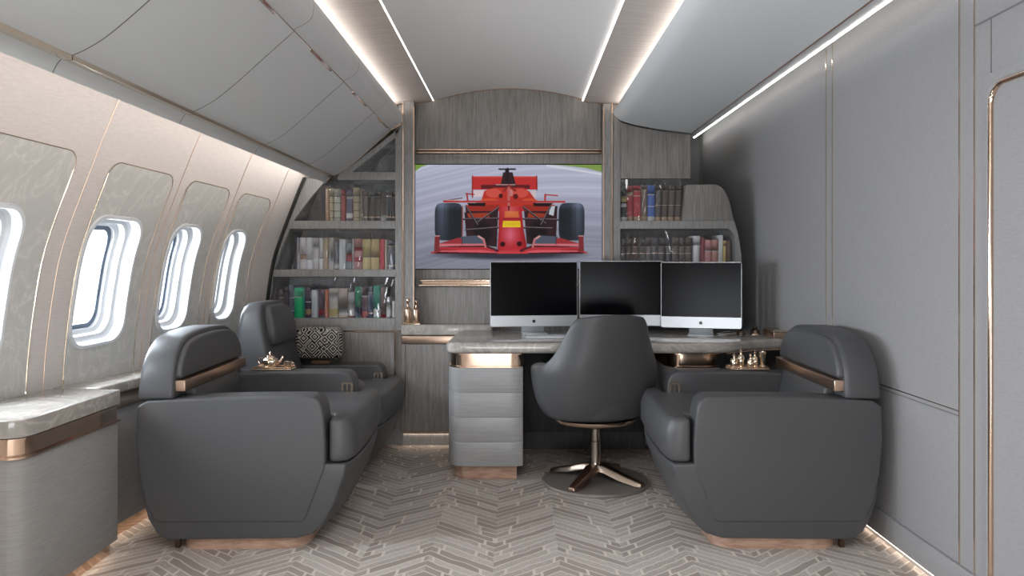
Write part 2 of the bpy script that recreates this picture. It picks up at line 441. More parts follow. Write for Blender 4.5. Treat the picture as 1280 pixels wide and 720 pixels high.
# ceiling: arched middle, two fabric strips, light slots
def arc_z(x): return 2.126-0.357*(x+0.045)**2*0.96
xs_ = np.linspace(-0.508, 0.385, 24)
m = MB(); m.loft([[(x, YN, arc_z(x)) for x in xs_]+[(x, YN, arc_z(x)+0.02) for x in xs_[::-1]], [(x, 4.52, arc_z(x)) for x in xs_]+[(x, 4.52, arc_z(x)+0.02) for x in xs_[::-1]]])
struct(m.build('ceiling', CEIL, angle=30))
def strip(name, pts):
    m = MB(); m.loft([[(x, y, z) for x, z in pts]+[(x, y, z+0.02) for x, z in pts[::-1]] for y in (YN, 4.52)]); return struct(m.build(name, STRIP))
strip('ceiling_left', [(-0.514, 2.048), (-0.62, 2.038), (-0.72, 2.034), (-0.80, 2.040), (-0.86, 2.045)])
strip('ceiling_right', [(0.391, 2.048), (0.49, 2.040), (0.59, 2.036), (0.67, 2.042), (0.74, 2.047)])
struct(MB().box(-0.515, -0.507, YN, 4.50, 2.052, 2.060).build('slot_light_1', LED_SLOT))
struct(MB().box(0.384, 0.392, YN, 4.50, 2.052, 2.060).build('slot_light_2', LED_SLOT))

# lights hidden in the coves: left bin top, right bin top, left wall, right wall
struct(MB().box(-0.775, -0.768, YN, 4.45, 1.985, 2.012).build('cove_light_1', LED_WARM))
struct(MB().box(0.636, 0.643, YN, 4.45, 1.994, 2.016).build('cove_light_2', LED_WARM))
struct(MB().box(-1.154, -1.148, YN, 4.34, 1.560, 1.584).build('cove_light_3', LED_SIDE))
struct(MB().box(1.343, 1.348, YN, 5.70, 2.0305, 2.0355).build('cove_light_4', LED_COOL))
struct(MB().box(1.412, 1.417, YN, 4.0, 0.0175, 0.0212).build('floor_light_1', LED_KICK))

# overhead bins, left: one per bay
NOSE = spline([(-0.722, 1.988), (-0.700, 1.984), (-0.688, 1.955), (-0.690, 1.920), (-0.705, 1.895), (-0.755, 1.866)], 5)
DOORP = spline([(-0.757, 1.864), (-0.86, 1.772), (-0.94, 1.700), (-1.01, 1.642), (-1.060, 1.611), (-1.093, 1.596)], 4)
def under(y): return spline([(-1.112, 1.588), (-1.124, 1.577), (-1.133, 1.563), (-1.139, 1.549)], 4)
def top(y): return [(-1.144, 1.553), (-1.132, 1.590), (-0.98, 1.80), (-0.80, 1.972)]
BAYS = [(1.14, 1.82, 'pale curved overhead bin cropped by the top left corner of the picture'),
        (1.82, 2.50, 'large pale overhead bin fourth counting from the left bookcase'), (2.50, 3.21, 'pale overhead bin third counting from the left bookcase'),
        (3.21, 3.87, 'pale overhead bin second counting from the left bookcase'), (3.87, 4.395, 'short pale overhead bin meeting the left bookcase')]
def section(y, grow=0.0):
    return [(x, y, z) for x, z in NOSE+DOORP+under(y)+top(y)]
for y0, y1, lab in BAYS:
    a, b = y0+0.002, y1-0.002
    t = thing('overhead_bin', lab, 'overhead bin', (-0.95, (y0+y1)/2, 1.75), 0, 'left overhead bins')
    MB().loft([section(a), section(a+(b-a)/2), section(b)]).build('bin_shell', SHELL, t, angle=50)
    off = 0.004
    dp = [(x+off*0.62, z-off*0.78) for x, z in DOORP]
    m = MB(); m.loft([[(x, y, z) for x, z in DOORP]+[(x, y, z) for x, z in dp[::-1]] for y in (a, b)]); m.build('bin_door', SHELL, t, angle=50)
    m = MB(); m.box(-1.113, -1.091, a, b, 1.581, 1.598); m.build('gold_strip', GOLD_PALE, t)
    MB().tube([(-0.7545, a, 1.8635), (-0.7545, b, 1.8635)], 0.0022, 6).build('gold_seam', GOLD, t)
    if y0 > 0.5: MB().loft([[(p[0], y, p[2]) for p in [(x, 0, z) for x, z in NOSE+[(u_+0.0030, v_-0.0037) for u_, v_ in DOORP]+under(y0)+top(y0)]] for y in (y0-0.0019, y0+0.0019)]).build('seam_gasket', SEAM, t, angle=50)
    if y0 > 1:
        yc = (y0+y1)/2
        m = MB(); m.prism([(-0.762, 1.857), (-0.753, 1.864), (-0.750, 1.860), (-0.759, 1.853)], 'y', yc-0.15, yc+0.15); m.build('handle', GOLD_PALE, t, bevel=0.002)
# gold edge of the last bin against the bookcase
m = MB(); pth = [(x+0.0005, 4.397, z-0.003) for x, z in NOSE[14:]+DOORP+under(4.39)[:8]]
struct(m.tube(pth, 0.003, 6).build('trim_30', GOLD))

# right: one long smooth valance
RB = spline([(0.625, 1.996), (0.585, 1.993), (0.562, 1.972), (0.570, 1.942), (0.605, 1.915), (0.66, 1.897), (0.72, 1.883), (0.86, 1.860), (1.017, 1.842)], 6)
RBALL = RB+[(1.03, 1.850), (1.376, 2.058), (1.376, 2.066), (1.03, 1.95), (0.80, 1.985)]
t = thing('overhead_valance', 'long smooth pale overhead valance along the right side wall', 'overhead bin', (0.8, 2.0, 1.85))
m = MB(); m.loft([[(x, y, z) for x, z in RBALL] for y in (YN, 4.38)]); m.build('valance_shell', SHELL, t, angle=24)
m = MB(); m.loft([[(x, y, z) for x, z in [(0.86, 1.97), (1.0, 1.90), (1.03, 1.850), (1.376, 2.058), (1.376, 2.066), (1.03, 1.95)]] for y in (4.385, 5.70)]); m.build('valance_end', SHELL, t)
MB().tube([(1.020, YN, 1.841), (1.020, 4.38, 1.841)], 0.003, 8).build('gold_edging', GOLD_SATIN, t)

# ------------------------------------------------------------------ end wall with the television
YW = 4.50
axs = np.linspace(-0.725, 0.60, 30)
def arc2(x): return arc_z(x) if -0.505 <= x <= 0.382 else float(np.interp(x, [-0.86, -0.80, -0.72, -0.62, -0.517, 0.394, 0.49, 0.59, 0.67, 0.74], [2.045, 2.040, 2.034, 2.038, 2.048, 2.048, 2.040, 2.036, 2.042, 2.047]))
m = MB(); m.prism([(axs[0], 0)]+[(x, arc2(x)+0.012) for x in axs]+[(axs[-1], 0)], 'y', YW, YW+0.05)
struct(m.build('wall_back', WOOD, smooth=False))
ctr = [(x, arc2(x)-0.003) for x in axs]
m = MB(); m.tube([(x, YW-0.028, z) for x, z in ctr], 0.0045, 6); struct(m.build('trim_31', GOLD))
def panelbox(name, x0, x1, z0, z1, y0, mat=WOOD, bev=0.003):
    return struct(MB().box(x0, x1, y0, YW, z0, z1).build(name, mat, bevel=bev))
X = lambda p, d=4.46: px(p, d); Z = lambda p, d=4.46: pz(p, d)
# upper arched panel
ux = np.linspace(X(519.5), X(751.5), 24)
m = MB(); m.prism([(ux[0], Z(186))]+[(x, arc2(x)-0.006) for x in ux]+[(ux[-1], Z(186))], 'y', 4.465, YW); struct(m.build('wall_panel_1', WOOD, bevel=0.002))
panelbox('wall_panel_2', X(517), X(754), Z(204.5), Z(192), 4.470)
panelbox('trim_32', X(518.5), X(752), Z(188.2), Z(186.2), 4.452, GOLD, 0.001)
panelbox('trim_33', X(518.5), X(752), Z(191.7), Z(189.7), 4.452, GOLD, 0.001)
for i, (xa, xb) in enumerate(((503.5, 517.5), (754, 765.5))):
    x0, x1 = px(xa, 4.40), px(xb, 4.40)
    m = MB(); m.box(x0, x1, 4.40, YW, 0.0 if i == 0 else 0.70, 2.035 if i == 0 else 2.02); struct(m.build('wall_pilaster_%d' % (i+1), WOOD_FRAME, bevel=0.002))
    for q, xx in enumerate((x0+0.002, x1-0.002)):
        struct(MB().box(xx-0.003, xx+0.003, 4.395, 4.41, 0.70, 2.02 if q == i else 2.00).build('trim_%d' % (34+2*i+q), GOLD if (q == i) else GOLD_SATIN))
# wood below the television, with a gilded ledge recess
panelbox('wall_panel_3', X(517), X(754), Z(349), Z(337), 4.470)
panelbox('wall_panel_4', X(517), X(754), 0.0, Z(358), 4.462)
panelbox('trim_38', X(526), X(752), Z(351.5), Z(349.5), 4.440, GOLD_PALE, 0.001)
panelbox('trim_39', X(524), X(752), Z(357.5), Z(355.5), 4.430, GOLD_PALE, 0.001)
panelbox('trim_40', X(527), X(752), Z(355.5), Z(351.5), 4.472, GOLD_SATIN, 0.001)

# television picture ------------------------------------------------------------
def paint():
    W_, H_ = 440, 250; SS = 2
    w_, h_ = W_*SS, H_*SS
    img = np.zeros((h_, w_, 3)); gx, gy = np.meshgrid((np.arange(w_)+.5)/w_*1187, 30+(np.arange(h_)+.5)/h_*673)
    rs = np.random.RandomState(3)
    base = np.array([176, 178, 200.]); t = ((gy-30)/673)[..., None]
    img[:] = base*(1.06-0.34*t)
    ang = gy*0.9+gx*0.10+60*np.sin(gx/420.0)
    n1 = np.interp(ang, np.linspace(-100, 1100, 90), rs.rand(90)); n2 = np.interp(ang, np.linspace(-100, 1100, 240), rs.rand(240))
    img += ((n1-.5)*26+(n2-.5)*12)[..., None]
    def mix(mask, c, a=1.0):
        mk = np.clip(mask, 0, 1)[..., None]*a; img[:] = img*(1-mk)+np.array(c, float)*mk
    def poly(pts, c, a=1.0):
        ins = np.zeros(gx.shape, bool); n = len(pts); j = n-1
        for i in range(n):
            xi, yi = pts[i]; xj, yj = pts[j]
            if yi != yj:
                ins ^= ((yi > gy) != (yj > gy)) & (gx < (xj-xi)*(gy-yi)/(yj-yi)+xi)
            j = i
        m_ = ins.astype(float); mix(m_, c, a); return ins
    def line(x0, y0, x1, y1, wd, c, a=1.0):
        dx, dy = x1-x0, y1-y0; L = dx*dx+dy*dy
        tt = np.clip(((gx-x0)*dx+(gy-y0)*dy)/L, 0, 1)
        d = np.hypot(gx-x0-tt*dx, gy-y0-tt*dy); mix(np.clip((wd-d)/1.5+.5, 0, 1), c, a)
    def ell(cx, cy, rx, ry, c, a=1.0, soft=0.08):
        d = np.hypot((gx-cx)/rx, (gy-cy)/ry); mix(np.clip((1-d)/soft, 0, 1), c, a)
    # grass and kerb
    poly([(0, 30), (85, 30), (40, 44), (0, 75)], (118, 150, 62)); line(0, 78, 95, 32, 4, (205, 208, 220), .7)
    poly([(850, 30), (1187, 30), (1187, 78), (1080, 52), (960, 38)], (126, 152, 74)); line(840, 36, 1187, 92, 7, (220, 222, 232), .8)
    # shade under the car
    ell(600, 612, 540, 38, (38, 36, 48), .9, .5)
    # rear wing
    line(535, 60, 637, 60, 5, (40, 30, 36)); poly([(572, 62), (598, 62), (600, 160), (570, 160)], (38, 26, 32))
    poly([(365, 105), (770, 105), (775, 192), (365, 192)], (186, 44, 42)); poly([(365, 105), (770, 105), (770, 116), (365, 116)], (205, 62, 56))
    line(365, 105, 365, 240, 4, (150, 30, 30)); line(773, 105, 775, 192, 4, (130, 26, 28)); poly([(420, 160), (730, 160), (730, 186), (420, 186)], (92, 24, 28))
    poly([(560, 80), (620, 80), (640, 160), (545, 160)], (44, 26, 30)); line(588, 60, 588, 150, 9, (30, 22, 28))
    # rear bodywork
    poly([(372, 196), (446, 196), (446, 240), (372, 236)], (214, 196, 200)); poly([(735, 200), (765, 200), (770, 240), (735, 240)], (206, 188, 194))
    poly([(440, 200), (500, 180), (690, 180), (728, 205), (770, 262), (760, 330), (690, 330), (520, 330), (440, 300), (425, 250)], (186, 46, 36))
    ell(500, 214, 52, 30, (208, 78, 66)); ell(672, 214, 50, 30, (204, 74, 62)); ell(545, 232, 14, 16, (70, 18, 20)); ell(640, 236, 16, 18, (84, 20, 22)); ell(610, 212, 14, 24, (196, 120, 116))
    line(510, 165, 640, 165, 8, (66, 30, 34)); line(515, 160, 635, 160, 3, (190, 150, 150))
    line(595, 165, 597, 300, 8, (186, 96, 98)); line(595, 165, 565, 200, 5, (120, 32, 34)); line(600, 165, 640, 200, 5, (120, 32, 34))
    ell(470, 262, 60, 14, (216, 92, 48), .7); ell(730, 262, 50, 14, (212, 88, 46), .7)
    line(325, 218, 375, 222, 4, (160, 44, 44)); line(330, 218, 335, 262, 5, (160, 44, 44)); line(825, 224, 905, 230, 4, (170, 50, 50)); line(828, 224, 826, 262, 6, (170, 50, 50))
    for x0, x1 in ((310, 530), (690, 905)):
        poly([(x0, 296), (x1, 296), (x1-10, 560), (x0+20, 540)], (44, 24, 28))
    poly([(320, 290), (540, 290), (500, 330), (330, 330)], (150, 40, 30)); poly([(680, 290), (890, 290), (870, 330), (700, 330)], (150, 40, 30))
    line(185, 268, 950, 270, 6, (176, 50, 46)); line(185, 262, 300, 246, 3, (90, 60, 66)); line(185, 258, 310, 262, 2, (210, 170, 170))
    poly([(330, 278), (448, 276), (446, 298), (345, 296)], (26, 12, 14)); poly([(750, 278), (880, 278), (850, 300), (755, 298)], (26, 12, 14))
    poly([(330, 345), (480, 340), (470, 372), (340, 372)], (156, 52, 30)); poly([(720, 340), (830, 345), (820, 372), (715, 372)], (150, 50, 30))
    poly([(860, 300), (890, 296), (880, 360), (850, 350)], (190, 196, 206)); poly([(296, 290), (320, 290), (322, 340), (300, 330)], (160, 166, 180))
    ell(430, 470, 70, 90, (18, 12, 16), .85, .4); ell(780, 470, 70, 90, (18, 12, 16), .85, .4)
    # suspension
    for a in ((310, 382, 530, 378), (690, 380, 910, 386), (398, 402, 535, 305), (688, 305, 832, 412), (325, 452, 525, 436), (688, 436, 872, 442), (325, 300, 400, 420), (860, 300, 800, 420)):
        line(*a, 6, (30, 24, 30)); line(a[0], a[1]-4, a[2], a[3]-4, 1.6, (148, 130, 136))
    # front tyres
    for x0, x1, fl in ((125, 305, 1), (912, 1078, 0)):
        cx, cy = (x0+x1)/2, 398; rx, ry = (x1-x0)/2, 122
        d = (np.abs((gx-cx)/rx)**5+np.abs((gy-cy)/ry)**5); mk = np.clip((1-d)/0.1, 0, 1)
        q = (gx-x0)/(x1-x0); q = q if fl else 1-q; v = np.clip(1-(gy-276)/240, 0, 1)
        shade = 34+64*np.exp(-((q-.25)/.22)**2)*(.35+.65*v)+40*np.exp(-((gy-292)/22)**2)*.7
        col = np.stack([shade*.80, shade*.90, shade*1.08], -1)
        img[:] = img*(1-mk[..., None])+col*mk[..., None]
        for s in (.35, .55, .72): xx = x0+(x1-x0)*(s if fl else 1-s); line(xx, 300, xx, 500, 1.6, (26, 28, 36), .6)
    line(302, 300, 300, 490, 4, (150, 66, 50), .8)
    # nose
    ins = poly([(536, 298), (676, 298), (684, 380), (690, 450), (708, 540), (712, 600), (524, 600), (526, 540), (532, 450), (532, 380)], (176, 34, 40))
    q = np.clip(1-np.abs(gx-606)/70, 0, 1)*ins
    mix(q*np.exp(-((gy-480)/60)**2), (226, 120, 150), .75); mix(q*np.exp(-((gy-320)/36)**2), (220, 120, 120), .6)
    mix(ins*np.clip((np.abs(gx-606)-56)/40, 0, 1), (120, 16, 24), .6); mix(ins*np.exp(-((gy-592)/14)**2), (206, 70, 80), .5)
    poly([(590, 296), (603, 296), (600, 326), (593, 326)], (70, 20, 24))
    poly([(572, 332), (656, 332), (662, 370), (568, 370)], (226, 150, 60), .55); poly([(560, 394), (668, 394), (672, 434), (556, 434)], (232, 196, 36))
    for i in range(9): line(572+i*11, 402+((i*37) % 7), 574+i*11, 424-((i*23) % 6), 2.2, (200, 150, 20), .8)
    line(556, 380, 672, 380, 4, (130, 26, 30))
    ell(557, 543, 17, 17, (50, 6, 10)); ell(663, 541, 17, 17, (50, 6, 10))
    # front wing
    for sgn in (0, 1):
        f = (lambda x: x) if sgn == 0 else (lambda x: 1196-x)
        P = lambda *pts: [(f(x), y) for x, y in pts]
        poly(P((118, 592), (155, 560), (440, 545), (530, 580), (530, 606), (118, 604)), (58, 18, 26))
        poly(P((290, 494), (400, 486), (436, 520), (432, 548), (290, 540)), (74, 80, 98)); poly(P((150, 540), (280, 500), (300, 512), (300, 548), (150, 552)), (150, 44, 50))
        poly(P((150, 540), (440, 540), (450, 552), (150, 556)), (206, 110, 116)); poly(P((150, 562), (450, 562), (520, 588), (150, 576)), (178, 46, 54))
        poly(P((150, 582), (420, 580), (530, 594), (530, 600), (150, 592)), (214, 84, 92)); line(f(105), 598, f(160), 586, 5, (170, 50, 56))
        line(f(405), 492, f(436), 512, 6, (206, 150, 150)); line(f(436), 512, f(448), 560, 7, (186, 110, 112)); line(f(300), 500, f(300), 545, 2, (40, 36, 46))
        poly(P((126, 490), (157, 488), (155, 590), (122, 592)), (120, 40, 44)); line(f(128), 490, f(156), 490, 3, (200, 150, 150))
    line(525, 598, 712, 598, 6, (204, 58, 62))
    img = img*0.95+9
    img = np.clip(img, 0, 255).reshape(H_, SS, W_, SS, 3).mean((1, 3))/255.0
    lin = np.where(img <= 0.04045, img/12.92, ((img+0.055)/1.055)**2.4)
    return lin
TX0, TX1, TZ0, TZ1 = X(519.0, 4.47), X(752, 4.47), Z(336, 4.47), Z(206, 4.47)
tv = thing('television', 'wide wall television showing a red racing car head on', 'television', ((TX0+TX1)/2, 4.5, TZ0))
MB().box(TX0-0.004, TX1+0.004, 4.470, 4.499, TZ0-0.004, TZ1+0.004).build('television_case', SCREEN_BEZEL, tv, bevel=0.002)
pic = paint(); H_, W_ = pic.shape[:2]
gv = [(TX0+(TX1-TX0)*i/(W_-1), 4.4685, TZ1-(TZ1-TZ0)*j/(H_-1)) for j in range(H_) for i in range(W_)]
gf = [(j*W_+i, (j+1)*W_+i, (j+1)*W_+i+1, j*W_+i+1) for j in range(H_-1) for i in range(W_-1)]
me = bpy.data.meshes.new('screen'); me.from_pydata([tuple(Vector(p)-Vector(tv.location)) for p in gv], [], gf)
at = me.color_attributes.new('picture', 'FLOAT_COLOR', 'POINT')
at.data.foreach_set('color', np.concatenate([pic.reshape(-1, 3), np.ones((H_*W_, 1))], 1).ravel())
nt = NT('television_picture'); ca = nt.n('ShaderNodeVertexColor', layer_name='picture')
nt.set((0.003, 0.003, 0.003, 1), 0.5, 0, 0.08); nt.l(ca.outputs[0], nt.b.inputs['Emission Color']); nt.b.inputs['Emission Strength'].default_value = 0.86
me.materials.append(nt.m); sc_ = bpy.data.objects.new('screen', me); COL.objects.link(sc_); sc_.parent = tv

# ------------------------------------------------------------------ bookcases
YB = 4.40
Q = lambda x, y: (px(x, YB), pz(y, YB))
def prism_px(m, pts, y0, y1): m.prism([Q(*p) for p in pts], 'y', y0, y1)
bl = thing('bookcase', 'built-in grey oak bookcase with curved side beside the windows', 'bookcase', (-1.1, 4.4, 0))
inner_curve = [(410, 225), (403, 230), (390, 245), (377, 262), (367, 276), (362, 286), (352, 310), (343, 337), (339, 348), (334, 372), (331, 398)]
outer_curve = [(648+211.36*(-wx(z)+0.004), 326-211.36*z) for z in [0.487]+[(326-y)/211.36 for _, y in inner_curve[1:]]]
m = MB()
m.loft([[(*Q(*p)[:1], y, Q(*p)[1]) for p in outer_curve] for y in (4.43,)]+[[(*Q(*p)[:1], 4.40, Q(*p)[1]) for p in outer_curve], [(*Q(*p)[:1], 4.40, Q(*p)[1]) for p in inner_curve], [(*Q(*p)[:1], 4.43, Q(*p)[1]) for p in inner_curve]], False, False)
m.build('curved_stile', WOOD_FRAME, bl, angle=50)
m = MB()
prism_px(m, [(494, 163), (503, 154.5), (503, 413), (494, 413)], 4.40, 4.43); m.build('stile', WOOD_FRAME, bl, bevel=0.002)
m = MB(); prism_px(m, [(419, 224), (432, 213), (494, 164), (503, 155), (494, 172), (440, 216), (440, 225)][:5]+[(440, 215)], 4.40, 4.43); m.build('top_rail', WOOD_FRAME, bl, bevel=0.0015)
for ya, yb, xl in ((215, 225, 424), (276, 286, 361), (337, 346, 336), (398, 413, 325)):
    m = MB(); prism_px(m, [(xl, ya), (494.5, ya), (494.5, yb), (xl-2, yb)], 4.398, 4.43); m.build('rail', WOOD_FRAME, bl, bevel=0.002)
def left_lim(z): return -wx(min(z-EYE, 0.49))+0.015
for ya, yb in ((276, 286), (337, 346), (398, 413)):
    zt, zb = pz(ya, YB), pz(yb, YB)
    m = MB(); m.prism([(left_lim(zt)+0.02, zt), (left_lim(zb)+0.02, zb), (px(500, YB), zb), (px(500, YB), zt)], 'y', 4.43, 4.70); m.build('shelf', WOOD_FRAME, bl)
zt = pz(215, YB); m = MB(); m.box(px(436, YB), px(500, YB), 4.43, 4.70, pz(225, YB), zt); m.build('shelf', WOOD_FRAME, bl)
cv = [(left_lim(z), z) for z in np.linspace(0.08, 1.57, 30)]
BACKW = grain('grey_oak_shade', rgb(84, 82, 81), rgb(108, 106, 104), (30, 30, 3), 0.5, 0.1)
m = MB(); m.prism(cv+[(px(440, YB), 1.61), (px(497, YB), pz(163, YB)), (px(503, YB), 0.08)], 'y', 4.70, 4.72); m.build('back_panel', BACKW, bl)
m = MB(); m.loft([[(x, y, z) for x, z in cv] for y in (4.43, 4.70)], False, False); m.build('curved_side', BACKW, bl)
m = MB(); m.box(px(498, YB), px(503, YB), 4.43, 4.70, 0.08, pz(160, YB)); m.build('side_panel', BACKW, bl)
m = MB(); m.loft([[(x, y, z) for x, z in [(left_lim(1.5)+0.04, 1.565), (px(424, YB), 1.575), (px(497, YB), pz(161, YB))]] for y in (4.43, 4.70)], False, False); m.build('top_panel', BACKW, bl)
for pts in ([(440, 215), (494, 172), (494, 215)], [(419, 225), (494, 225), (494, 276), (367, 276), (377, 262), (390, 245), (403, 230)],
            [(362, 286), (494, 286), (494, 337), (343, 337), (352, 310)], [(339, 347), (494, 347), (494, 398), (331, 398), (334, 372)]):
    m = MB(); prism_px(m, pts, 4.413, 4.417); m.build('glass_pane', GLASS, bl)
lc = [(left_lim(z)-0.005, z) for z in np.linspace(0.09, pz(413, YB), 8)]
m = MB(); m.prism(lc+[(px(503, YB), pz(413, YB)), (px(503, YB), 0.09)], 'y', 4.405, 4.72); m.build('cabinet', WOOD, bl)
for xa, xb in ((352, 423), (424, 493)):
    m = MB(); m.box(px(xa, YB), px(xb, YB), 4.392, 4.405, 0.12, pz(415.5, YB)); m.build('door', WOOD, bl, bevel=0.002)
m = MB(); m.box(px(345, YB), px(503, YB), 4.394, 4.41, pz(414.6, YB), pz(413, YB)); m.build('gold_strip', GOLD, bl)
m = MB(); m.box(px(493.3, YB), px(494.6, YB), 4.390, 4.41, 0.10, pz(414.6, YB)); m.build('gold_strip', GOLD, bl)
m = MB(); m.box(px(340, YB), px(503, YB), 4.43, 4.70, 0.0, 0.09); m.build('plinth', WOOD_FRAME, bl)

br = thing('bookcase', 'grey oak bookcase with rounded shoulder behind the right monitor', 'bookcase', (0.9, 4.4, 0.68))
m = MB(); prism_px(m, [(766.5, 146), (775.5, 152.5), (775.5, 345), (766.5, 345)], 4.40, 4.70); m.build('side_panel', WOOD_FRAME, br, bevel=0.002)
rb_top = [(p[0], p[1]-0.004) for p in RB if px(775, YB) < p[0] <= 1.017]
m = MB(); m.prism([(px(775.5, YB), pz(223, YB)), (px(775.5, YB), rb_top[0][1]+0.006)]+rb_top+[(1.018, 1.838), (1.018, pz(223, YB))], 'y', 4.405, 4.44); m.build('upper_panel', WOOD, br, bevel=0.001)
sh = spline([(896, 230.5), (905, 236), (912, 250), (916.5, 268), (918, 276)], 5)
m = MB(); prism_px(m, [(858, 230.5)]+sh+[(853.5, 276)], 4.412, 4.70); m.build('shoulder_panel', WOOD, br, bevel=0.002)
m = MB(); prism_px(m, [(775, 276), (918, 276), (921, 286), (775, 286)], 4.40, 4.70); m.build('shelf', WOOD_FRAME, br, bevel=0.002)
m = MB(); prism_px(m, [(775, 337), (927, 337), (927, 347), (775, 347)], 4.40, 4.70); m.build('shelf', WOOD_FRAME, br, bevel=0.002)
m = MB(); prism_px(m, spline([(910, 286), (917, 292), (919, 305), (920, 337)], 4)+[(927, 337), (926.5, 318), (924, 300), (921, 286)], 4.40, 4.70); m.build('curved_side', WOOD_FRAME, br, angle=50)
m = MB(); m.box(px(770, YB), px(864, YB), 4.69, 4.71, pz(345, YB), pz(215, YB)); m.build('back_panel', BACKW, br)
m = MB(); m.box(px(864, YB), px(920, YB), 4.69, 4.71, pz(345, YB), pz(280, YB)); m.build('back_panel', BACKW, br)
m = MB(); prism_px(m, [(775, 347), (927, 347), (930, 404), (775, 404)], 4.42, 4.70); m.build('lower_panel', WOOD, br)
for pts in ([(776, 224), (853, 224), (853, 276), (776, 276)], [(776, 287), (909, 287), (917, 294), (919, 337), (776, 337)]):
    m = MB(); prism_px(m, pts, 4.414, 4.418); m.build('glass_pane', GLASS, br)

# books ---------------------------------------------------------------------------
_bm = {}
def bookmat(c):
    if c not in _bm:
        _bm[c] = grain('cloth_%d' % len(_bm), tuple(v*0.9 if i < 3 else v for i, v in enumerate(rgb(*c))), rgb(*c), (60, 60, 14), 0.55, 0.1)
    return _bm[c]
ORD = ['first', 'second', 'third', 'fourth', 'fifth', 'sixth', 'seventh', 'eighth', 'ninth', 'tenth', 'eleventh', 'twelfth', 'thirteenth', 'fourteenth', 'fifteenth', 'sixteenth', 'seventeenth', 'eighteenth', 'nineteenth', 'twentieth']
def book(xa, xb, ytop, zb, c, lab, bands, group, lean=0.0, yb=4.455):
    x0, x1 = px(xa, yb)+0.0008, px(xb, yb)-0.0008; h = pz(ytop, yb)-zb; wd = x1-x0
    prof = [(-wd/2, 0.008), (-wd*0.36, 0.002), (0, 0.0), (wd*0.36, 0.002), (wd/2, 0.008), (wd/2, 0.165), (-wd/2, 0.165)]
    m = MB()
    zs_ = [0.0]; mis = []
    for (a, b) in sorted((k[0], k[1]) for k in bands):
        zs_ += [a*h, b*h]
    zs_.append(h)
    for k in range(len(zs_)-1):
        if zs_[k+1]-zs_[k] < 1e-4: continue
        mi = 0
        for q, bd in enumerate(bands):
            if abs(bd[0]*h-zs_[k]) < 1e-5: mi = 1+q
        m.loft([[(x, y, zz) for x, y in prof] for zz in (zs_[k], zs_[k+1])], True, (k == 0 or k == len(zs_)-2), mi)
    o = m.build('book', [bookmat(c)]+[b[2] for b in bands], None, smooth=True, angle=45)
    o.location = ((x0+x1)/2, yb, zb+0.0005+abs(math.sin(lean))*wd/2); o.rotation_euler = (0, lean, 0)
    return tag(o, lab, 'book', group)
B_G = GOLD_PALE
def shelf_of_books(rows, ybase, group, where, lift=1.0):
    for i, r in enumerate(rows):
        xa, xb, yt, c, cn, bands = r[:6]; lean = r[6] if len(r) > 6 else 0.0
        c = tuple(min(int(q*lift+6*(lift > 1)), 235) for q in c)
        cc = {'g': GOLD_SATIN, 'w': bookmat((205, 205, 205)), 'r': bookmat((150, 40, 50)), 'k': bookmat((60, 60, 66)), 't': bookmat((170, 140, 110)), 'b': bookmat((60, 70, 95)), 'y': bookmat((190, 170, 110))}
        bs = [(a, b, cc[k]) for a, b, k in bands]
        book(xa, xb, yt, pz(ybase, YB), c, '%s, %s from the left on %s' % (cn, ORD[i], where), bs, group, lean)
def z7(rows, sc, ox): return [(ox+a/sc, ox+b/sc)+tuple(r) for a, b, *r in rows]
G1 = [(0.12, 0.15, 'g'), (0.80, 0.83, 'g')]; G2 = [(0.1, 0.12, 'k'), (0.3, 0.32, 'k'), (0.55, 0.57, 'k'), (0.75, 0.77, 'k')]
rowsA = z7([(575, 612, 235, (165, 130, 95), 'tan book', []), (613, 655, 235.5, (168, 158, 130), 'olive beige book', G2), (656, 720, 236, (182, 184, 172), 'pale grey-green book', G2),
    (722, 768, 237, (150, 52, 56), 'red book', [(0.78, 0.8, 'g')]), (770, 832, 236.5, (84, 80, 116), 'navy purple book', [(0.1, 0.25, 'w'), (0.7, 0.78, 'w')]), (834, 900, 234.5, (176, 164, 132), 'olive tan book', G2),
    (904, 924, 236, (150, 140, 128), 'thin grey-brown book', []), (925, 984, 238.5, (78, 68, 64), 'dark brown book', G1), (986, 1040, 239.5, (62, 54, 50), 'very dark brown book', G1), (1041, 1094, 238.5, (52, 48, 46), 'blackish book', G1),
    (1096, 1149, 239, (70, 60, 52), 'dark brown book', [(0.02, 0.2, 'w')]), (1151, 1199, 238, (48, 52, 60), 'dark navy book', G1), (1201, 1234, 240, (62, 50, 46), 'thin dark brown book', G1)], 7.53, 330)
shelf_of_books(rowsA, 276, 'books on the top shelf of the left bookcase', 'the left bookcase top shelf')
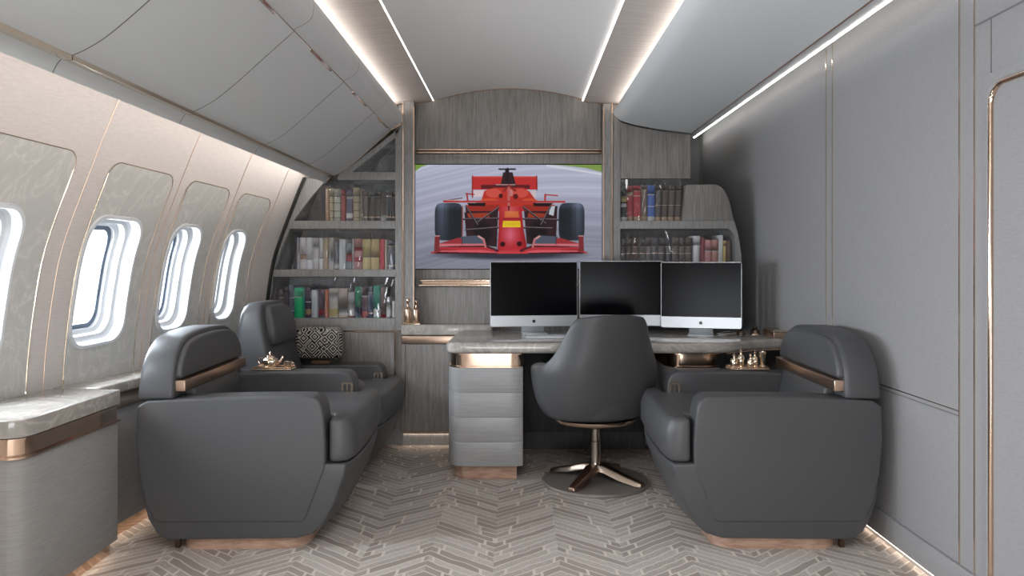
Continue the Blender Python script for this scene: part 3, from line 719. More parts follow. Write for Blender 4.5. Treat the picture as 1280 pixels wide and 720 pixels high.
rowsB = z7([(290, 318, 297, (168, 164, 172), 'lilac grey book', []), (320, 375, 297, (216, 212, 212), 'white book with a red band', [(0.32, 0.48, 't')]), (378, 432, 297, (214, 212, 214), 'white book', [(0.3, 0.32, 't')]),
    (434, 492, 297.5, (196, 186, 190), 'lilac white book', [(0.2, 0.36, 'w'), (0.6, 0.75, 'w')]), (495, 530, 297.5, (222, 220, 220), 'narrow white book', [(0.35, 0.37, 'k')]), (532, 577, 297.5, (186, 166, 136), 'tan book', []),
    (579, 628, 297, (206, 196, 184), 'cream book', [(0.1, 0.45, 'w')]), (630, 668, 300, (104, 102, 108), 'dark grey book', [(0.02, 0.2, 'w')]), (670, 735, 299, (204, 210, 216), 'pale blue-white book', []),
    (738, 792, 304, (128, 144, 152), 'blue-grey book with a maroon label', [(0.3, 0.62, 'r')]), (793, 807, 298.5, (214, 212, 212), 'very thin white book', []), (809, 882, 298.5, (180, 128, 128), 'pink-red patterned book', [(0.25, 0.4, 'r'), (0.6, 0.72, 'r')]),
    (884, 961, 299, (196, 180, 128), 'yellow tan book', [(0.4, 0.42, 'k')]), (963, 1038, 299, (198, 178, 132), 'straw tan book', [(0.4, 0.42, 'k')]), (1040, 1085, 299, (186, 62, 76), 'bright red book', []),
    (1086, 1110, 300, (176, 160, 144), 'thin beige book', []), (1112, 1178, 301, (84, 88, 96), 'dark blue-grey book', G1)], 7.2, 330)
shelf_of_books(rowsB, 337, 'books on the middle shelf of the left bookcase', 'the left bookcase middle shelf')
rowsC = z7([(114, 128, 362, (92, 84, 84), 'thin dark brown-grey book', []), (130, 170, 362, (122, 114, 112), 'grey-brown book', [(0.7, 0.74, 'w')]), (178, 218, 358.6, (92, 84, 96), 'dark violet book', G1), (220, 266, 356.5, (108, 116, 134), 'blue-grey book', [(0.2, 0.22, 'w'), (0.6, 0.62, 'w')]),
    (269, 347, 360, (40, 196, 130), 'bright green book', [(0.68, 0.70, 'w')]), (348, 366, 361, (70, 150, 140), 'thin teal book', []), (368, 421, 359, (84, 66, 84), 'dark purple book', [(0.1, 0.28, 't'), (0.5, 0.53, 'w')]), (423, 481, 362.5, (204, 212, 218), 'pale blue-white book', []),
    (488, 542, 362, (106, 88, 102), 'violet-brown book', [(0.1, 0.3, 'r')]), (545, 579, 362, (206, 126, 92), 'orange book', []), (582, 665, 360.7, (204, 198, 188), 'broad cream book', [(0.05, 0.3, 'y'), (0.55, 0.8, 'w')]), (667, 748, 360.7, (210, 194, 182), 'broad pinkish cream book', [(0.1, 0.35, 'w')]),
    (752, 813, 365.5, (172, 174, 178), 'grey book with white label', [(0.01, 0.06, 'r'), (0.08, 0.52, 'w')]), (817, 871, 358, (34, 140, 104), 'green book with blue foot', [(0.01, 0.34, 'b')]), (877, 933, 358, (88, 60, 76), 'dark plum book with red foot', [(0.02, 0.2, 'r'), (0.66, 0.7, 'w')]), (935, 979, 358.6, (66, 78, 102), 'dark blue book', G1),
    (981, 1046, 357, (62, 140, 124), 'teal book with white label', [(0.02, 0.26, 'w')]), (1048, 1096, 358.6, (108, 86, 84), 'brown book', [(0.01, 0.1, 'r')]), (1098, 1140, 372, (150, 154, 158), 'short grey-white book', [(0.05, 0.6, 'w')]), (1150, 1182, 376.7, (206, 202, 196), 'short cream book', [])], 7.2, 330)
shelf_of_books(rowsC, 398, 'books on the bottom shelf of the left bookcase', 'the left bookcase bottom shelf')
F1 = [(0.01, 0.12, 't'), (0.44, 0.45, 'g'), (0.84, 0.86, 'g')]
rowsD = z7([(74, 116, 232.5, (44, 50, 48), 'dark green book', [(0.55, 0.72, 'y'), (0.4, 0.5, 'w'), (0.02, 0.12, 'w')]), (119, 166, 232, (150, 46, 50), 'red book', [(0.01, 0.12, 't'), (0.72, 0.82, 't')]), (168, 228, 232, (158, 50, 56), 'wide red book', [(0.01, 0.13, 't'), (0.7, 0.72, 'g'), (0.85, 0.87, 'g')]),
    (230, 279, 232, (102, 84, 76), 'brown book', [(0.01, 0.14, 't'), (0.85, 0.9, 't')]), (281, 338, 231.5, (66, 92, 158), 'blue book', [(0.02, 0.13, 'w'), (0.4, 0.42, 'w'), (0.72, 0.75, 'w')], 0.0), (341, 386, 232, (78, 70, 68), 'grey-brown book', F1, 0.01), (389, 436, 232, (76, 64, 56), 'dark brown book', F1, 0.025),
    (440, 486, 232, (80, 68, 60), 'umber book', F1, 0.04), (492, 538, 232, (72, 62, 56), 'leaning dark brown book', F1, 0.05)], 6.26, 765)
rowsD = [(r[0], r[1], r[2]) + tuple(r[3:]) for r in rowsD]
shelf_of_books(rowsD, 276, 'books on the upper shelf of the right bookcase', 'the right bookcase upper shelf', 1.14)
D1 = [(0.5, 0.52, 'g'), (0.72, 0.74, 'g')]
rowsE = z7([(70, 108, 299, (66, 64, 66), 'blackish grey book', D1), (110, 156, 297.5, (82, 72, 66), 'dark umber book', D1), (158, 212, 297.5, (86, 66, 62), 'dark red-brown book', D1), (213, 267, 297.5, (76, 70, 68), 'dark grey-brown book', D1), (268, 311, 297.5, (84, 72, 70), 'dark brown book', D1),
    (312, 365, 297, (70, 68, 74), 'slate book', D1), (366, 420, 297, (78, 72, 72), 'dark grey book', D1), (421, 468, 297.5, (74, 74, 76), 'charcoal book', D1), (469, 525, 297, (88, 76, 70), 'umber book', D1), (526, 574, 298, (84, 76, 70), 'dull brown book', D1), (576, 630, 297.5, (86, 72, 64), 'dark brown book', D1),
    (633, 686, 295, (206, 210, 212), 'white book', [(0.72, 0.735, 'k')], 0.03), (691, 722, 297, (124, 56, 60), 'thin dark red book', [], 0.03), (723, 778, 300, (186, 128, 126), 'pink book', [(0.6, 0.64, 'w')], 0.03), (780, 829, 300, (172, 122, 112), 'pinkish tan book', [(0.6, 0.64, 'w')], 0.03),
    (831, 866, 294, (204, 208, 208), 'narrow white book', [], 0.03), (868, 896, 301, (182, 158, 100), 'yellow tan book', [(0.8, 0.83, 'g')]), (898, 934, 301, (96, 80, 62), 'olive-brown book', [])], 6.26, 765)
shelf_of_books(rowsE, 337, 'books on the lower shelf of the right bookcase', 'the right bookcase lower shelf', 1.16)

# ------------------------------------------------------------------ consoles under the windows
def plan_prism(m, pts, z0, z1): m.prism(pts, 'z', z0, z1)
def offset_in(pts, d):       # crude inset of a plan outline towards its middle
    cx = sum(p[0] for p in pts)/len(pts); cy = sum(p[1] for p in pts)/len(pts); out = []
    for x, y in pts:
        out.append((x-d if x > cx else x, y-d if y > cy else y+d))
    return out
near = spline([(-1.52, 2.212), (-1.488, 2.235), (-1.475, 2.285)], 5)
nearp = [(-1.79, 2.212)]+near+[(-1.478, 2.765), (-1.748, 2.765)]
near_in = [(-1.79, 2.224)]+[(x-0.008, y+0.010) for x, y in near]+[(-1.487, 2.762), (-1.748, 2.762)]
c1 = thing('console_cabinet', 'grey console cabinet with rounded corner at the left edge', 'cabinet', (-1.6, 2.48, 0))
m = MB(); plan_prism(m, near_in, 0.055, 0.497); m.build('cabinet_body', CONSOLE, c1, bevel=0.003, angle=45)
m = MB(); plan_prism(m, [(x-0.004 if x > -1.7 else x, y+0.004 if y < 2.5 else y) for x, y in near_in], 0.500, 0.553); m.build('gold_band', GOLD, c1, angle=50)
m = MB(); plan_prism(m, nearp, 0.551, 0.557); plan_prism(m, nearp, 0.495, 0.501); m.build('gold_edging', GOLD, c1, angle=50)
m = MB(); plan_prism(m, [(x-0.03 if x > -1.7 else x, y+0.03 if y < 2.5 else y) for x, y in near_in], 0.0, 0.056); m.build('plinth', GOLD, c1, angle=50)
m = MB(); m.box(-1.516, -1.508, 2.30, 2.74, 0.0515, 0.0545); m.build('floor_light', LED_KICK, c1)
m = MB(); plan_prism(m, nearp, 0.558, 0.613); t1 = m.build('marble_top', MARBLE, c1, bevel=0.012, seg=4, angle=45)
def fx(y): return -1.575+(y-2.785)*0.078
c2 = thing('console_cabinet', 'long grey console cabinet running under the windows behind the armchairs', 'cabinet', (-1.6, 3.5, 0))
def farp(d, y0=2.785, y1=4.35): return [(-wx(-0.47)*scale_at(y0)+0.005, y0), (fx(y0)-d, y0), (fx(y1)-d, y1), (-wx(-0.47)*scale_at(y1)+0.005, y1)]
m = MB(); plan_prism(m, farp(0.010), 0.055, 0.515); m.build('cabinet_body', CONSOLE, c2, bevel=0.002)
m = MB(); plan_prism(m, farp(0.006), 0.518, 0.566); m.build('gold_band', GOLD, c2)
m = MB(); plan_prism(m, farp(0.0), 0.564, 0.569); plan_prism(m, farp(0.0), 0.513, 0.518); m.build('gold_edging', GOLD, c2)
m = MB(); plan_prism(m, farp(0.03), 0.0, 0.056); m.build('plinth', GOLD, c2)
m = MB(); m.loft([[(fx(y)-0.028+a, y, b) for a, b in ((0, 0.0515), (0.008, 0.0515), (0.008, 0.0545), (0, 0.0545))] for y in (2.80, 4.33)]); m.build('floor_light', LED_KICK, c2)
m = MB(); plan_prism(m, farp(0.0), 0.570, 0.613); m.build('marble_top', MARBLE, c2, bevel=0.010, seg=4, angle=45)

# ------------------------------------------------------------------ desk
cr = thing('credenza', 'low wood credenza with marble ledge below the television', 'cabinet', (-0.4, 4.42, 0))
m = MB(); m.box(-0.685, 0.95, 4.375, 4.455, 0.09, 0.60); m.build('cabinet_body', WOOD, cr, bevel=0.002)
m = MB(); m.box(-0.685, -0.18, 4.366, 4.455, 0.602, 0.650); m.build('gold_band', GOLD_SATIN, cr, bevel=0.004)
m = MB(); m.box(-0.687, -0.15, 4.352, 4.457, 0.652, 0.715); m.build('marble_top', MARBLE, cr, bevel=0.012, seg=4)
m = MB(); m.box(-0.685, 0.95, 4.370, 4.40, 0.075, 0.090); m.build('gold_strip', GOLD, cr)
m = MB(); m.box(-0.684, 0.95, 4.398, 4.455, 0.0, 0.076); m.build('plinth', WOOD_FRAME, cr)
m = MB(); m.box(-0.680, -0.2, 4.390, 4.3975, 0.071, 0.075); m.build('floor_light', LED_KICK, cr)
for xx in (-0.665, -0.3): 
    m = MB(); m.box(xx-0.002, xx+0.002, 4.372, 4.38, 0.09, 0.60); m.build('gold_seam', GOLD, cr)

dk = thing('desk_worktop', 'veined marble desk worktop spanning both pedestals', 'desk', (0.4, 3.95, 0.63))
top_p = [(-0.33, 4.345), (-0.352, 4.25)]+spline([(-0.362, 3.77), (-0.356, 3.70), (-0.32, 3.666), (-0.24, 3.660)], 5)+spline([(0.93, 3.662), (1.02, 3.675), (1.10, 3.72), (1.20, 3.80), (1.418, 3.88)], 5)+[(1.418, 4.365), (0.9, 4.365)]
m = MB(); plan_prism(m, top_p, 0.632, 0.685); m.build('marble_slab', MARBLE, dk, bevel=0.018, seg=5, angle=45)
m = MB(); m.tube([(1.03, 3.675, 0.630), (1.10, 3.732, 0.630), (1.20, 3.812, 0.630), (1.414, 3.888, 0.630)], 0.005, 8); m.build('gold_edging', GOLD, dk)

def pedestal(x0, x1, lab):
    t = thing('desk_pedestal', lab, 'drawer unit', ((x0+x1)/2, 3.9, 0), 0, 'desk pedestals')
    def pl(d, y1=4.30): return [(x1-d, y1), (x1-d, 3.695+d)]+spline([(x1-0.03, 3.684+d), (x0+0.10, 3.684+d), (x0+0.03+d, 3.702+d), (x0+d, 3.77)], 5)+[(x0+d, y1)]
    m = MB(); plan_prism(m, pl(0.03), 0.0, 0.075); m.build('plinth', PLINTH_WOOD, t, angle=45)
    m = MB(); plan_prism(m, pl(0.006), 0.072, 0.560); m.build('pedestal_body', WOOD_SIDE, t, angle=45)
    for k in range(4):
        m = MB(); plan_prism(m, pl(0.0, 4.28), 0.072+k*0.1220, 0.072+k*0.1220+0.1207); m.build('drawer', WOOD_SIDE, t, bevel=0.0007, angle=45)
    m = MB(); plan_prism(m, pl(0.010), 0.562, 0.628); m.build('gold_band', GOLD, t, angle=45)
    m = MB(); plan_prism(m, pl(0.0), 0.560, 0.566); plan_prism(m, pl(0.0), 0.624, 0.630); m.build('gold_edging', GOLD, t, angle=45)
    return t
pedestal(-0.352, 0.022, 'grey four-drawer desk pedestal left of the swivel chair')
pedestal(0.74, 1.00, 'grey desk pedestal mostly hidden behind the right armchair')
# modesty panel
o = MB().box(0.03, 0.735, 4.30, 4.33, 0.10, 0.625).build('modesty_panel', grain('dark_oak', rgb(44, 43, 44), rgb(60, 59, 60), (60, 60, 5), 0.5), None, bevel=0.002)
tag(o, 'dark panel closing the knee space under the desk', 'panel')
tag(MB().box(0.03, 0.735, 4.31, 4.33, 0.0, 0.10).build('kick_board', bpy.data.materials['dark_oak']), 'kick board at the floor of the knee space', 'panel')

# ------------------------------------------------------------------ monitors
def apple():
    pts = []
    for i in range(40):
        a = 2*PI*i/40; r = 0.0098*(1+0.06*math.cos(2*a))
        x, z = r*math.cos(a)*0.92, r*math.sin(a)
        if abs(a-PI/2) < 0.35: z -= 0.0014*(1-abs(a-PI/2)/0.35)
        if abs(a-3*PI/2) < 0.35: z += 0.0012*(1-abs(a-3*PI/2)/0.35)
        d = math.hypot(x-0.0118, z-0.0012)
        if d < 0.0048: x -= (0.0048-d)
        pts.append((x, z-0.001))
    leaf = [(0.0005, 0.0105), (0.0012, 0.0130), (0.0036, 0.0152), (0.0030, 0.0128), (0.0012, 0.0106)]
    return pts, leaf
LOGO = plain('logo_black', (0.004, 0.004, 0.005, 1), 0.3)
def monitor(lab, xc, yc, rot, zb=0.727, wd=0.505, ht=0.375):
    t = thing('computer_monitor', lab, 'monitor', (xc, yc, 0.685), rot, 'monitors on the desk')
    z0 = zb-0.685; z1 = z0+ht; chin = 0.062
    m = MB(); m.loft([[(x, y, z) for x, z in rrect(-wd/2+i, wd/2-i, z0+i, z1-i, 0.012, 5)] for i, y in ((0.002, -0.001), (0.0, 0.003), (0.0, 0.010), (0.03, 0.028), (0.12, 0.040))])
    m.build('monitor_shell', ALU, t, angle=50, local=True)
    m = MB(); m.loft([[(x, y, z) for x, z in rrect(-wd/2+0.004, wd/2-0.004, z0+chin, z1-0.004, 0.004, 3)] for y in (-0.0005, -0.0035)]); m.build('screen', BLACK, t, local=True)
    for nm, pts in zip(('logo', 'logo_leaf'), apple()):
        m = MB(); m.loft([[(x, y, z0+chin/2+z) for x, z in pts] for y in (0.0, -0.0022)]); m.build(nm, LOGO, t, local=True)
    m = MB()
    prof = [(0.075, 0.0), (0.075, 0.006), (-0.058, 0.006), (-0.06, 0.004), (-0.06, 0.0)]
    m.loft([[(x, y, z) for y, z in prof] for x in (-0.068, 0.068)]); m.build('stand_foot', ALU, t, bevel=0.0015, local=True)
    m = MB(); pts2 = [(0.072, 0.004), (0.060, 0.10), (0.040, 0.19), (0.030, 0.19), (0.050, 0.10), (0.058, 0.006)]
    m.loft([[(x, y, z) for y, z in pts2] for x in (-0.064, 0.064)]); m.build('stand_neck', ALU, t, bevel=0.001, local=True)
    return t
monitor('left silver desktop monitor with a plain black screen', px(667.5, 4.14), 4.14, math.radians(6), 0.724, 0.490, 0.362)
monitor('middle silver desktop monitor partly behind the swivel chair', px(776.5, 4.19), 4.19, math.radians(-5), 0.724, 0.470, 0.366)
monitor('right silver desktop monitor turned in towards the chair', px(876, 4.05), 4.05, math.radians(-15), 0.722, 0.430, 0.362)
# keyboards
for xk, yk, lab in ((px(692, 3.95), 3.93, 'slim white keyboard in front of the left monitor'),):
    t = thing('keyboard', lab, 'keyboard', (xk, yk, 0.685))
    MB().box(-0.15, 0.15, -0.055, 0.055, 0, 0.008).build('keyboard_base', ALU, t, bevel=0.003, local=True)
    m = MB()
    for r in range(5):
        for c in range(14):
            m.box(-0.143+c*0.0205, -0.143+c*0.0205+0.0175, -0.048+r*0.0195, -0.048+r*0.0195+0.0165, 0.008, 0.0105)
    m.build('keys', WHITE_PLASTIC, t, local=True)

# ------------------------------------------------------------------ lounge armchairs
def body_parts(t, arm_h, W=0.80, D=0.90):
    h = W/2; k = D/0.90
    def sc(pts): return [(x*k, z) for x, z in pts]
    hull = sc([(0.010, 0.50), (0.004, 0.45), (0.008, 0.33), (0.022, 0.21), (0.045, 0.125), (0.075, 0.075), (0.115, 0.047), (0.630, 0.047), (0.690, 0.064), (0.732, 0.105), (0.772, 0.185), (0.800, 0.262), (0.814, 0.310), (0.810, 0.324), (0.70, 0.326), (0.68, 0.46)])
    m = MB(); m.loft([[(x-(0.035*abs(f)**3 if x > 0.5*k else 0.0), f*(h-0.004), z) for x, z in hull] for f in (-1, -0.93, -0.8, -0.5, 0, 0.5, 0.8, 0.93, 1)]); m.build('chair_body', LEATHER, t, bevel=0.022, seg=4, local=True, angle=60)
    arm = spline([(0.04, arm_h-0.012), (0.30, arm_h-0.002), (0.60, arm_h)], 4)+spline([(0.640, arm_h), (0.672, arm_h-0.012), (0.692, arm_h-0.05), (0.702, 0.42), (0.702, 0.325), (0.698, 0.300)], 4)[1:]+[(0.628, 0.118), (0.612, 0.106), (0.085, 0.112), (0.065, 0.122), (0.035, 0.185), (0.012, 0.29), (0.0, 0.42), (0.004, arm_h-0.035)]
    for sgn in (-1, 1):
        m = MB(); ya, yb = sorted((sgn*h, sgn*(h-0.125))); m.prism(sc(arm), 'y', ya, yb); m.build('armrest', LEATHER, t, bevel=0.024, seg=5, local=True, angle=60)
    yi = h-0.128
    plan = [(0.14, -yi), (0.712, -yi), (0.712, -h+0.012), (0.765, -h+0.012), (0.798, -h+0.030), (0.813, -h+0.09), (0.820, -0.12), (0.822, 0.0)]
    plan = sc(plan+[(x, -y) for x, y in plan[-2::-1]])
    m = MB(); m.loft([[(x-0.015 if x > 0.75 else x, y, 0.327) for x, y in plan], [(x, y, 0.36) for x, y in plan], [(x, y, 0.44) for x, y in plan], [(x-0.02*k if x > 0.75 else x, y*0.99, 0.492) for x, y in plan]])
    m.build('seat_cushion', LEATHER_SEAT, t, bevel=0.030, seg=5, local=True, angle=60)
    m = MB(); m.prism(sc(rrect(0.145, 0.630, -h+0.03, h-0.03, 0.09, 6)), 'z', 0.0, 0.05); m.build('plinth', PLINTH_WOOD, t, local=True, angle=45)
    for sgn in (-1, 1):
        m = MB(); m.box(0.125*k, 0.143*k, sgn*(h-0.06)-0.012, sgn*(h-0.06)+0.012, 0.0, 0.055); m.build('foot', BRONZE, t, bevel=0.002, local=True)
    # gilded belt fitting on the inside of each arm
    for sgn in (-1, 1):
        yy_ = sgn*(yi+0.001)
        m = MB(); ring = rrect(0.638*k, 0.690*k, arm_h-0.112, arm_h-0.046, 0.012, 4); rin = rrect(0.647*k, 0.681*k, arm_h-0.103, arm_h-0.055, 0.008, 4)
        d = -sgn*0.008
        m.loft([[(x, yy_, z) for x, z in ring], [(x, yy_+d, z) for x, z in ring], [(x, yy_+d, z) for x, z in rin], [(x, yy_, z) for x, z in rin]], True, False)
        m.box(0.661*k, 0.667*k, min(yy_, yy_+d), max(yy_, yy_+d), arm_h-0.103, arm_h-0.055)
        m.build('belt_fitting', GOLD_PALE, t, local=True)
    return h

def dome(t, W, D=0.90):
    h = W/2
    # upper back: a rounded shell standing on the side panels, a pad and the gold band
    out = [(-h+0.004, 0.572)]+spline([(-h+0.004, 0.60), (-h+0.026, 0.69), (-h+0.085, 0.765), (-h+0.18, 0.802), (0, 0.812), (h-0.18, 0.802), (h-0.085, 0.765), (h-0.026, 0.69), (h-0.004, 0.60)], 5)+[(h-0.004, 0.572)]
    m = MB(); m.loft([[(x+lean*(z-0.57), y*s, 0.572+(z-0.572)*s2) for y, z in out] for x, s, s2, lean in ((0.004, 0.985, 0.97, 0.03), (0.03, 1.0, 1.0, 0.0), (0.120, 1.0, 1.0, -0.02), (0.138, 0.99, 0.985, -0.025))])
    m.build('headrest', LEATHER, t, bevel=0.010, seg=3, local=True, angle=60)
    pin = [(-h+0.034, 0.645)]+spline([(-h+0.034, 0.66), (-h+0.052, 0.705), (-h+0.105, 0.758), (-h+0.19, 0.784), (0, 0.792), (h-0.19, 0.784), (h-0.105, 0.758), (h-0.052, 0.705), (h-0.034, 0.66)], 5)+[(h-0.034, 0.645)]
    m = MB(); m.loft([[(x-0.03*(z-0.57), y, z) for y, z in pin] for x in (0.10, 0.160)]); m.build('headrest_pad', LEATHER_SEAT, t, bevel=0.012, seg=4, local=True, angle=60)
    m = MB(); m.loft([[(0.10, y, z), (0.172, y, z), (0.172, y, z+0.042), (0.10, y, z+0.042)] for y, z in ((-h+0.028, 0.597), (h-0.028, 0.597))]); m.build('gold_band', GOLD_SATIN, t, bevel=0.003, local=True)
    m = MB(); m.prism([(0.06, 0.45), (0.20, 0.45), (0.168, 0.60), (0.06, 0.60)], 'y', -h+0.126, h-0.126); m.build('backrest', LEATHER, t, bevel=0.012, local=True, angle=60)

a1 = thing('lounge_armchair', 'charcoal leather armchair nearest on the left with gold headrest band', 'armchair', (-1.440, 3.145, 0), math.radians(2.0), 'lounge armchairs')
body_parts(a1, 0.580, 0.75); dome(a1, 0.75)
a2 = dup(a1, (1.373, 3.150, 0), PI-math.radians(1.5), 'charcoal leather armchair facing left against the right wall')

def tall(t, W):
    h = W/2
    # one high tapering recliner back with a head pad, its front sloping to the seat
    sec = [(0.47, -0.01, 0.230, 0.236), (0.56, -0.006, 0.200, 0.236), (0.66, 0.0, 0.170, 0.234), (0.76, 0.014, 0.150, 0.226), (0.82, 0.022, 0.140, 0.216), (0.855, 0.032, 0.132, 0.195), (0.873, 0.050, 0.118, 0.165)]
    m = MB(); rings = []
    for z, xb, xf, hw in sec:
        rings.append([(x, y, z) for x, y in rrect(xb, xf, -hw, hw, min(0.035, (xf-xb)/2-0.005), 4)])
    m.loft(rings); m.build('backrest', LEATHER, t, local=True, angle=60)
    m = MB(); rings = []
    for z, xb, xf, hw in ((0.655, 0.10, 0.190, 0.165), (0.675, 0.09, 0.203, 0.178), (0.74, 0.09, 0.196, 0.182), (0.81, 0.08, 0.178, 0.172), (0.845, 0.07, 0.160, 0.150), (0.858, 0.07, 0.140, 0.12)):
        rings.append([(x, y, z) for x, y in rrect(xb, xf, -hw, hw, 0.022, 4)])
    m.loft(rings); m.build('headrest_pad', LEATHER_SEAT, t, local=True, angle=60)
a3 = thing('lounge_armchair', 'charcoal leather armchair with tall plain back beside the left bookcase', 'armchair', (-1.435, 3.975, 0), 0, 'lounge armchairs')
body_parts(a3, 0.575, 0.72, 0.87)
for c_ in a3.children: c_.data.transform(Matrix.Diagonal((1, 1, 0.87, 1)))
tall(a3, 0.72)

# patterned cushion on a small wooden block, on the far arm of the rear chair
by = 4.282
tag(MB().box(px(391, by), px(413, by), by-0.035, by+0.035, 0.501, 0.521).build('wooden_block', plain('dark_wood', rgb(110, 82, 60), 0.4), None, bevel=0.003), 'small brown wooden block under the patterned cushion', 'block')
m = MB(); rings = []
xc_, hw_, hh_ = px(400, by), 0.135, 0.098
for yk, f in ((-0.058, 0.80), (-0.05, 0.9), (-0.03, 0.985), (0.0, 1.0), (0.03, 0.985), (0.05, 0.9), (0.058, 0.80)):
    rings.append([(xc_+x*f, by+yk, 0.521+hh_+z*f*(1.0-0.10*abs(x)/hw_)) for x, z in rrect(-hw_, hw_, -hh_, hh_, 0.04, 5)])
m.loft(rings); tag(m.build('patterned_cushion', PATTERN, None, angle=60), 'black and white patterned cushion against the left bookcase cabinet', 'cushion')

# ------------------------------------------------------------------ swivel chair at the desk
ch = thing('swivel_chair', 'charcoal leather swivel chair seen from behind at the desk', 'chair', (0.380, 3.672, 0), math.radians(17))
NA, NT_ = 41, 15
def smooth01(t): t = min(max(t, 0), 1); return t*t*(3-2*t)
outer = []; innr = []
for ia in range(NA):
    th = math.radians(-118+236*ia/(NA-1)); ab = abs(math.degrees(th))
    top_h = 0.842-0.225*smooth01((ab-44)/24.0)-0.03*smooth01((ab-80)/38)-0.012*smooth01((ab-15)/25)
    ro, ri = [], []
    for it in range(NT_):
        t_ = it/(NT_-1); z = 0.318+(top_h-0.318)*t_
        rz = float(np.interp(z, [0.318, 0.35, 0.40, 0.47, 0.55, 0.60, 0.66, 0.74, 0.80, 0.845], [0.225, 0.258, 0.285, 0.304, 0.312, 0.306, 0.272, 0.252, 0.244, 0.234]))
        ry = float(np.interp(z, [0.318, 0.40, 0.50, 0.60, 0.845], [0.185, 0.218, 0.236, 0.250, 0.272]))
        for lst, dd in ((ro, 0.0), (ri, 0.042)):
            rr1, rr2 = rz-dd, ry-dd
            cx_, sx_ = math.sin(th), -math.cos(th)
            n_ = 2.5; q = (abs(cx_)**n_+abs(sx_)**n_)**(-1/n_)
            lst.append((cx_*q*rr1, sx_*q*rr2+0.02, z if dd == 0 else max(z-0.004*(t_ > .99), 0.36)))
    outer.append(ro); innr.append(ri)
m = MB()
loop = [ro+ri[::-1] for ro, ri in zip(outer, innr)]
m.loft(loop, True, True)
m.build('seat_shell', LEATHER, ch, local=True, angle=65, sub=1)
m = MB(); m.loft([[(x*f, y*f*0.96+0.015, z) for x, y in [(0.245*math.cos(2*PI*i/32), 0.225*math.sin(2*PI*i/32)) for i in range(32)]] for z, f in ((0.330, 0.86), (0.35, 0.95), (0.42, 1.0), (0.445, 0.97), (0.455, 0.88))]); m.build('seat_cushion', LEATHER_SEAT, ch, local=True, angle=60)
m = MB(); m.loft([[(x*f, y*f+0.015, z) for x, y in [(0.212*math.cos(2*PI*i/32), 0.198*math.sin(2*PI*i/32)) for i in range(32)]] for z, f in ((0.276, 0.30), (0.283, 0.55), (0.300, 0.92), (0.310, 1.0), (0.322, 1.0))]); m.build('underplate', GOLD, ch, local=True, angle=60)
m = MB(); m.lathe([(0.042, 0.06), (0.030, 0.075), (0.026, 0.10), (0.026, 0.20), (0.022, 0.205), (0.022, 0.262), (0.060, 0.275), (0.075, 0.285)], 24); m.build('column', plain('polished_nickel', (0.42, 0.38, 0.34, 1), 0.2, 1.0), ch, local=True, angle=35)
for a in (237, 327, 57, 147):
    ar = math.radians(a-17); c, s = math.cos(ar), math.sin(ar); rings = []
    for r, hw, zt in ((0.0, 0.036, 0.094), (0.06, 0.038, 0.088), (0.14, 0.034, 0.062), (0.22, 0.027, 0.040), (0.25, 0.022, 0.032)):
        zb_ = max(zt-0.030, 0.016)
        rings.append([(c*r-s*q, s*r+c*q, z) for q, z in ((-hw, zb_), (hw, zb_), (hw*0.6, zt), (-hw*0.6, zt))])
    m = MB(); m.loft(rings); m.build('leg', GOLD_SATIN if a == 237 else plain('leg_shaded_gold', (0.30, 0.24, 0.19, 1), 0.3, 1.0), ch, bevel=0.004, local=True)  # the other three legs are darker: their shade is put into the colour
m = MB(); m.lathe([(0.262, 0.0), (0.266, 0.006), (0.258, 0.014), (0.02, 0.0155)], 48); m.build('floor_disc', plain('brown_disc', (0.34, 0.31, 0.29, 1), 0.35, 0.5), ch, local=True, angle=40)  # low brown-grey disc on the floor under the legs

# ------------------------------------------------------------------ gilded small things
def tray(lab, x, y, z, lx, ly):
    t = thing('tray', lab, 'tray', (x, y, z))
    MB().box(-lx/2, lx/2, -ly/2, ly/2, 0, 0.006).build('tray_base', GOLD_PALE, t, bevel=0.002, local=True)
    MB().tube([(p, q, 0.011) for p, q in rrect(-lx/2+0.004, lx/2-0.004, -ly/2+0.004, ly/2-0.004, 0.01, 3)], 0.0032, 6, True).build('rim', GOLD, t, local=True)
    return t
def teapot(lab, x, y, z, s=1.0):
    t = thing('teapot', lab, 'teapot', (x, y, z))
    m = MB(); N = 32; prof = [(0.028, 0.0), (0.030, 0.006), (0.044, 0.018), (0.050, 0.034), (0.046, 0.050), (0.030, 0.062), (0.022, 0.065)]
    m.loft([[(r*s*(1+0.06*math.cos(8*2*PI*i/N))*math.cos(2*PI*i/N), r*s*(1+0.06*math.cos(8*2*PI*i/N))*math.sin(2*PI*i/N), zz*s) for i in range(N)] for r, zz in prof]); m.build('pot_body', GOLD_PALE, t, local=True, angle=60)
    m = MB(); m.lathe([(0.024*s, 0.064*s), (0.020*s, 0.072*s), (0.006*s, 0.078*s), (0.004*s, 0.082*s), (0.008*s, 0.088*s), (0.005*s, 0.094*s), (0.001, 0.097*s)], 16); m.build('lid', GOLD, t, local=True)
    m = MB(); m.tube([(-0.040*s, 0, 0.018*s), (-0.062*s, 0, 0.020*s), (-0.074*s, 0, 0.040*s), (-0.062*s, 0, 0.058*s), (-0.036*s, 0, 0.056*s)], 0.0035*s, 8); m.build('handle', GOLD, t, local=True)
    m = MB(); m.tube([(0.040*s, 0, 0.026*s), (0.062*s, 0, 0.036*s), (0.072*s, 0, 0.058*s), (0.080*s, 0, 0.064*s)], [0.010*s, 0.007*s, 0.005*s, 0.0045*s], 10); m.build('spout', GOLD, t, local=True)
    return t
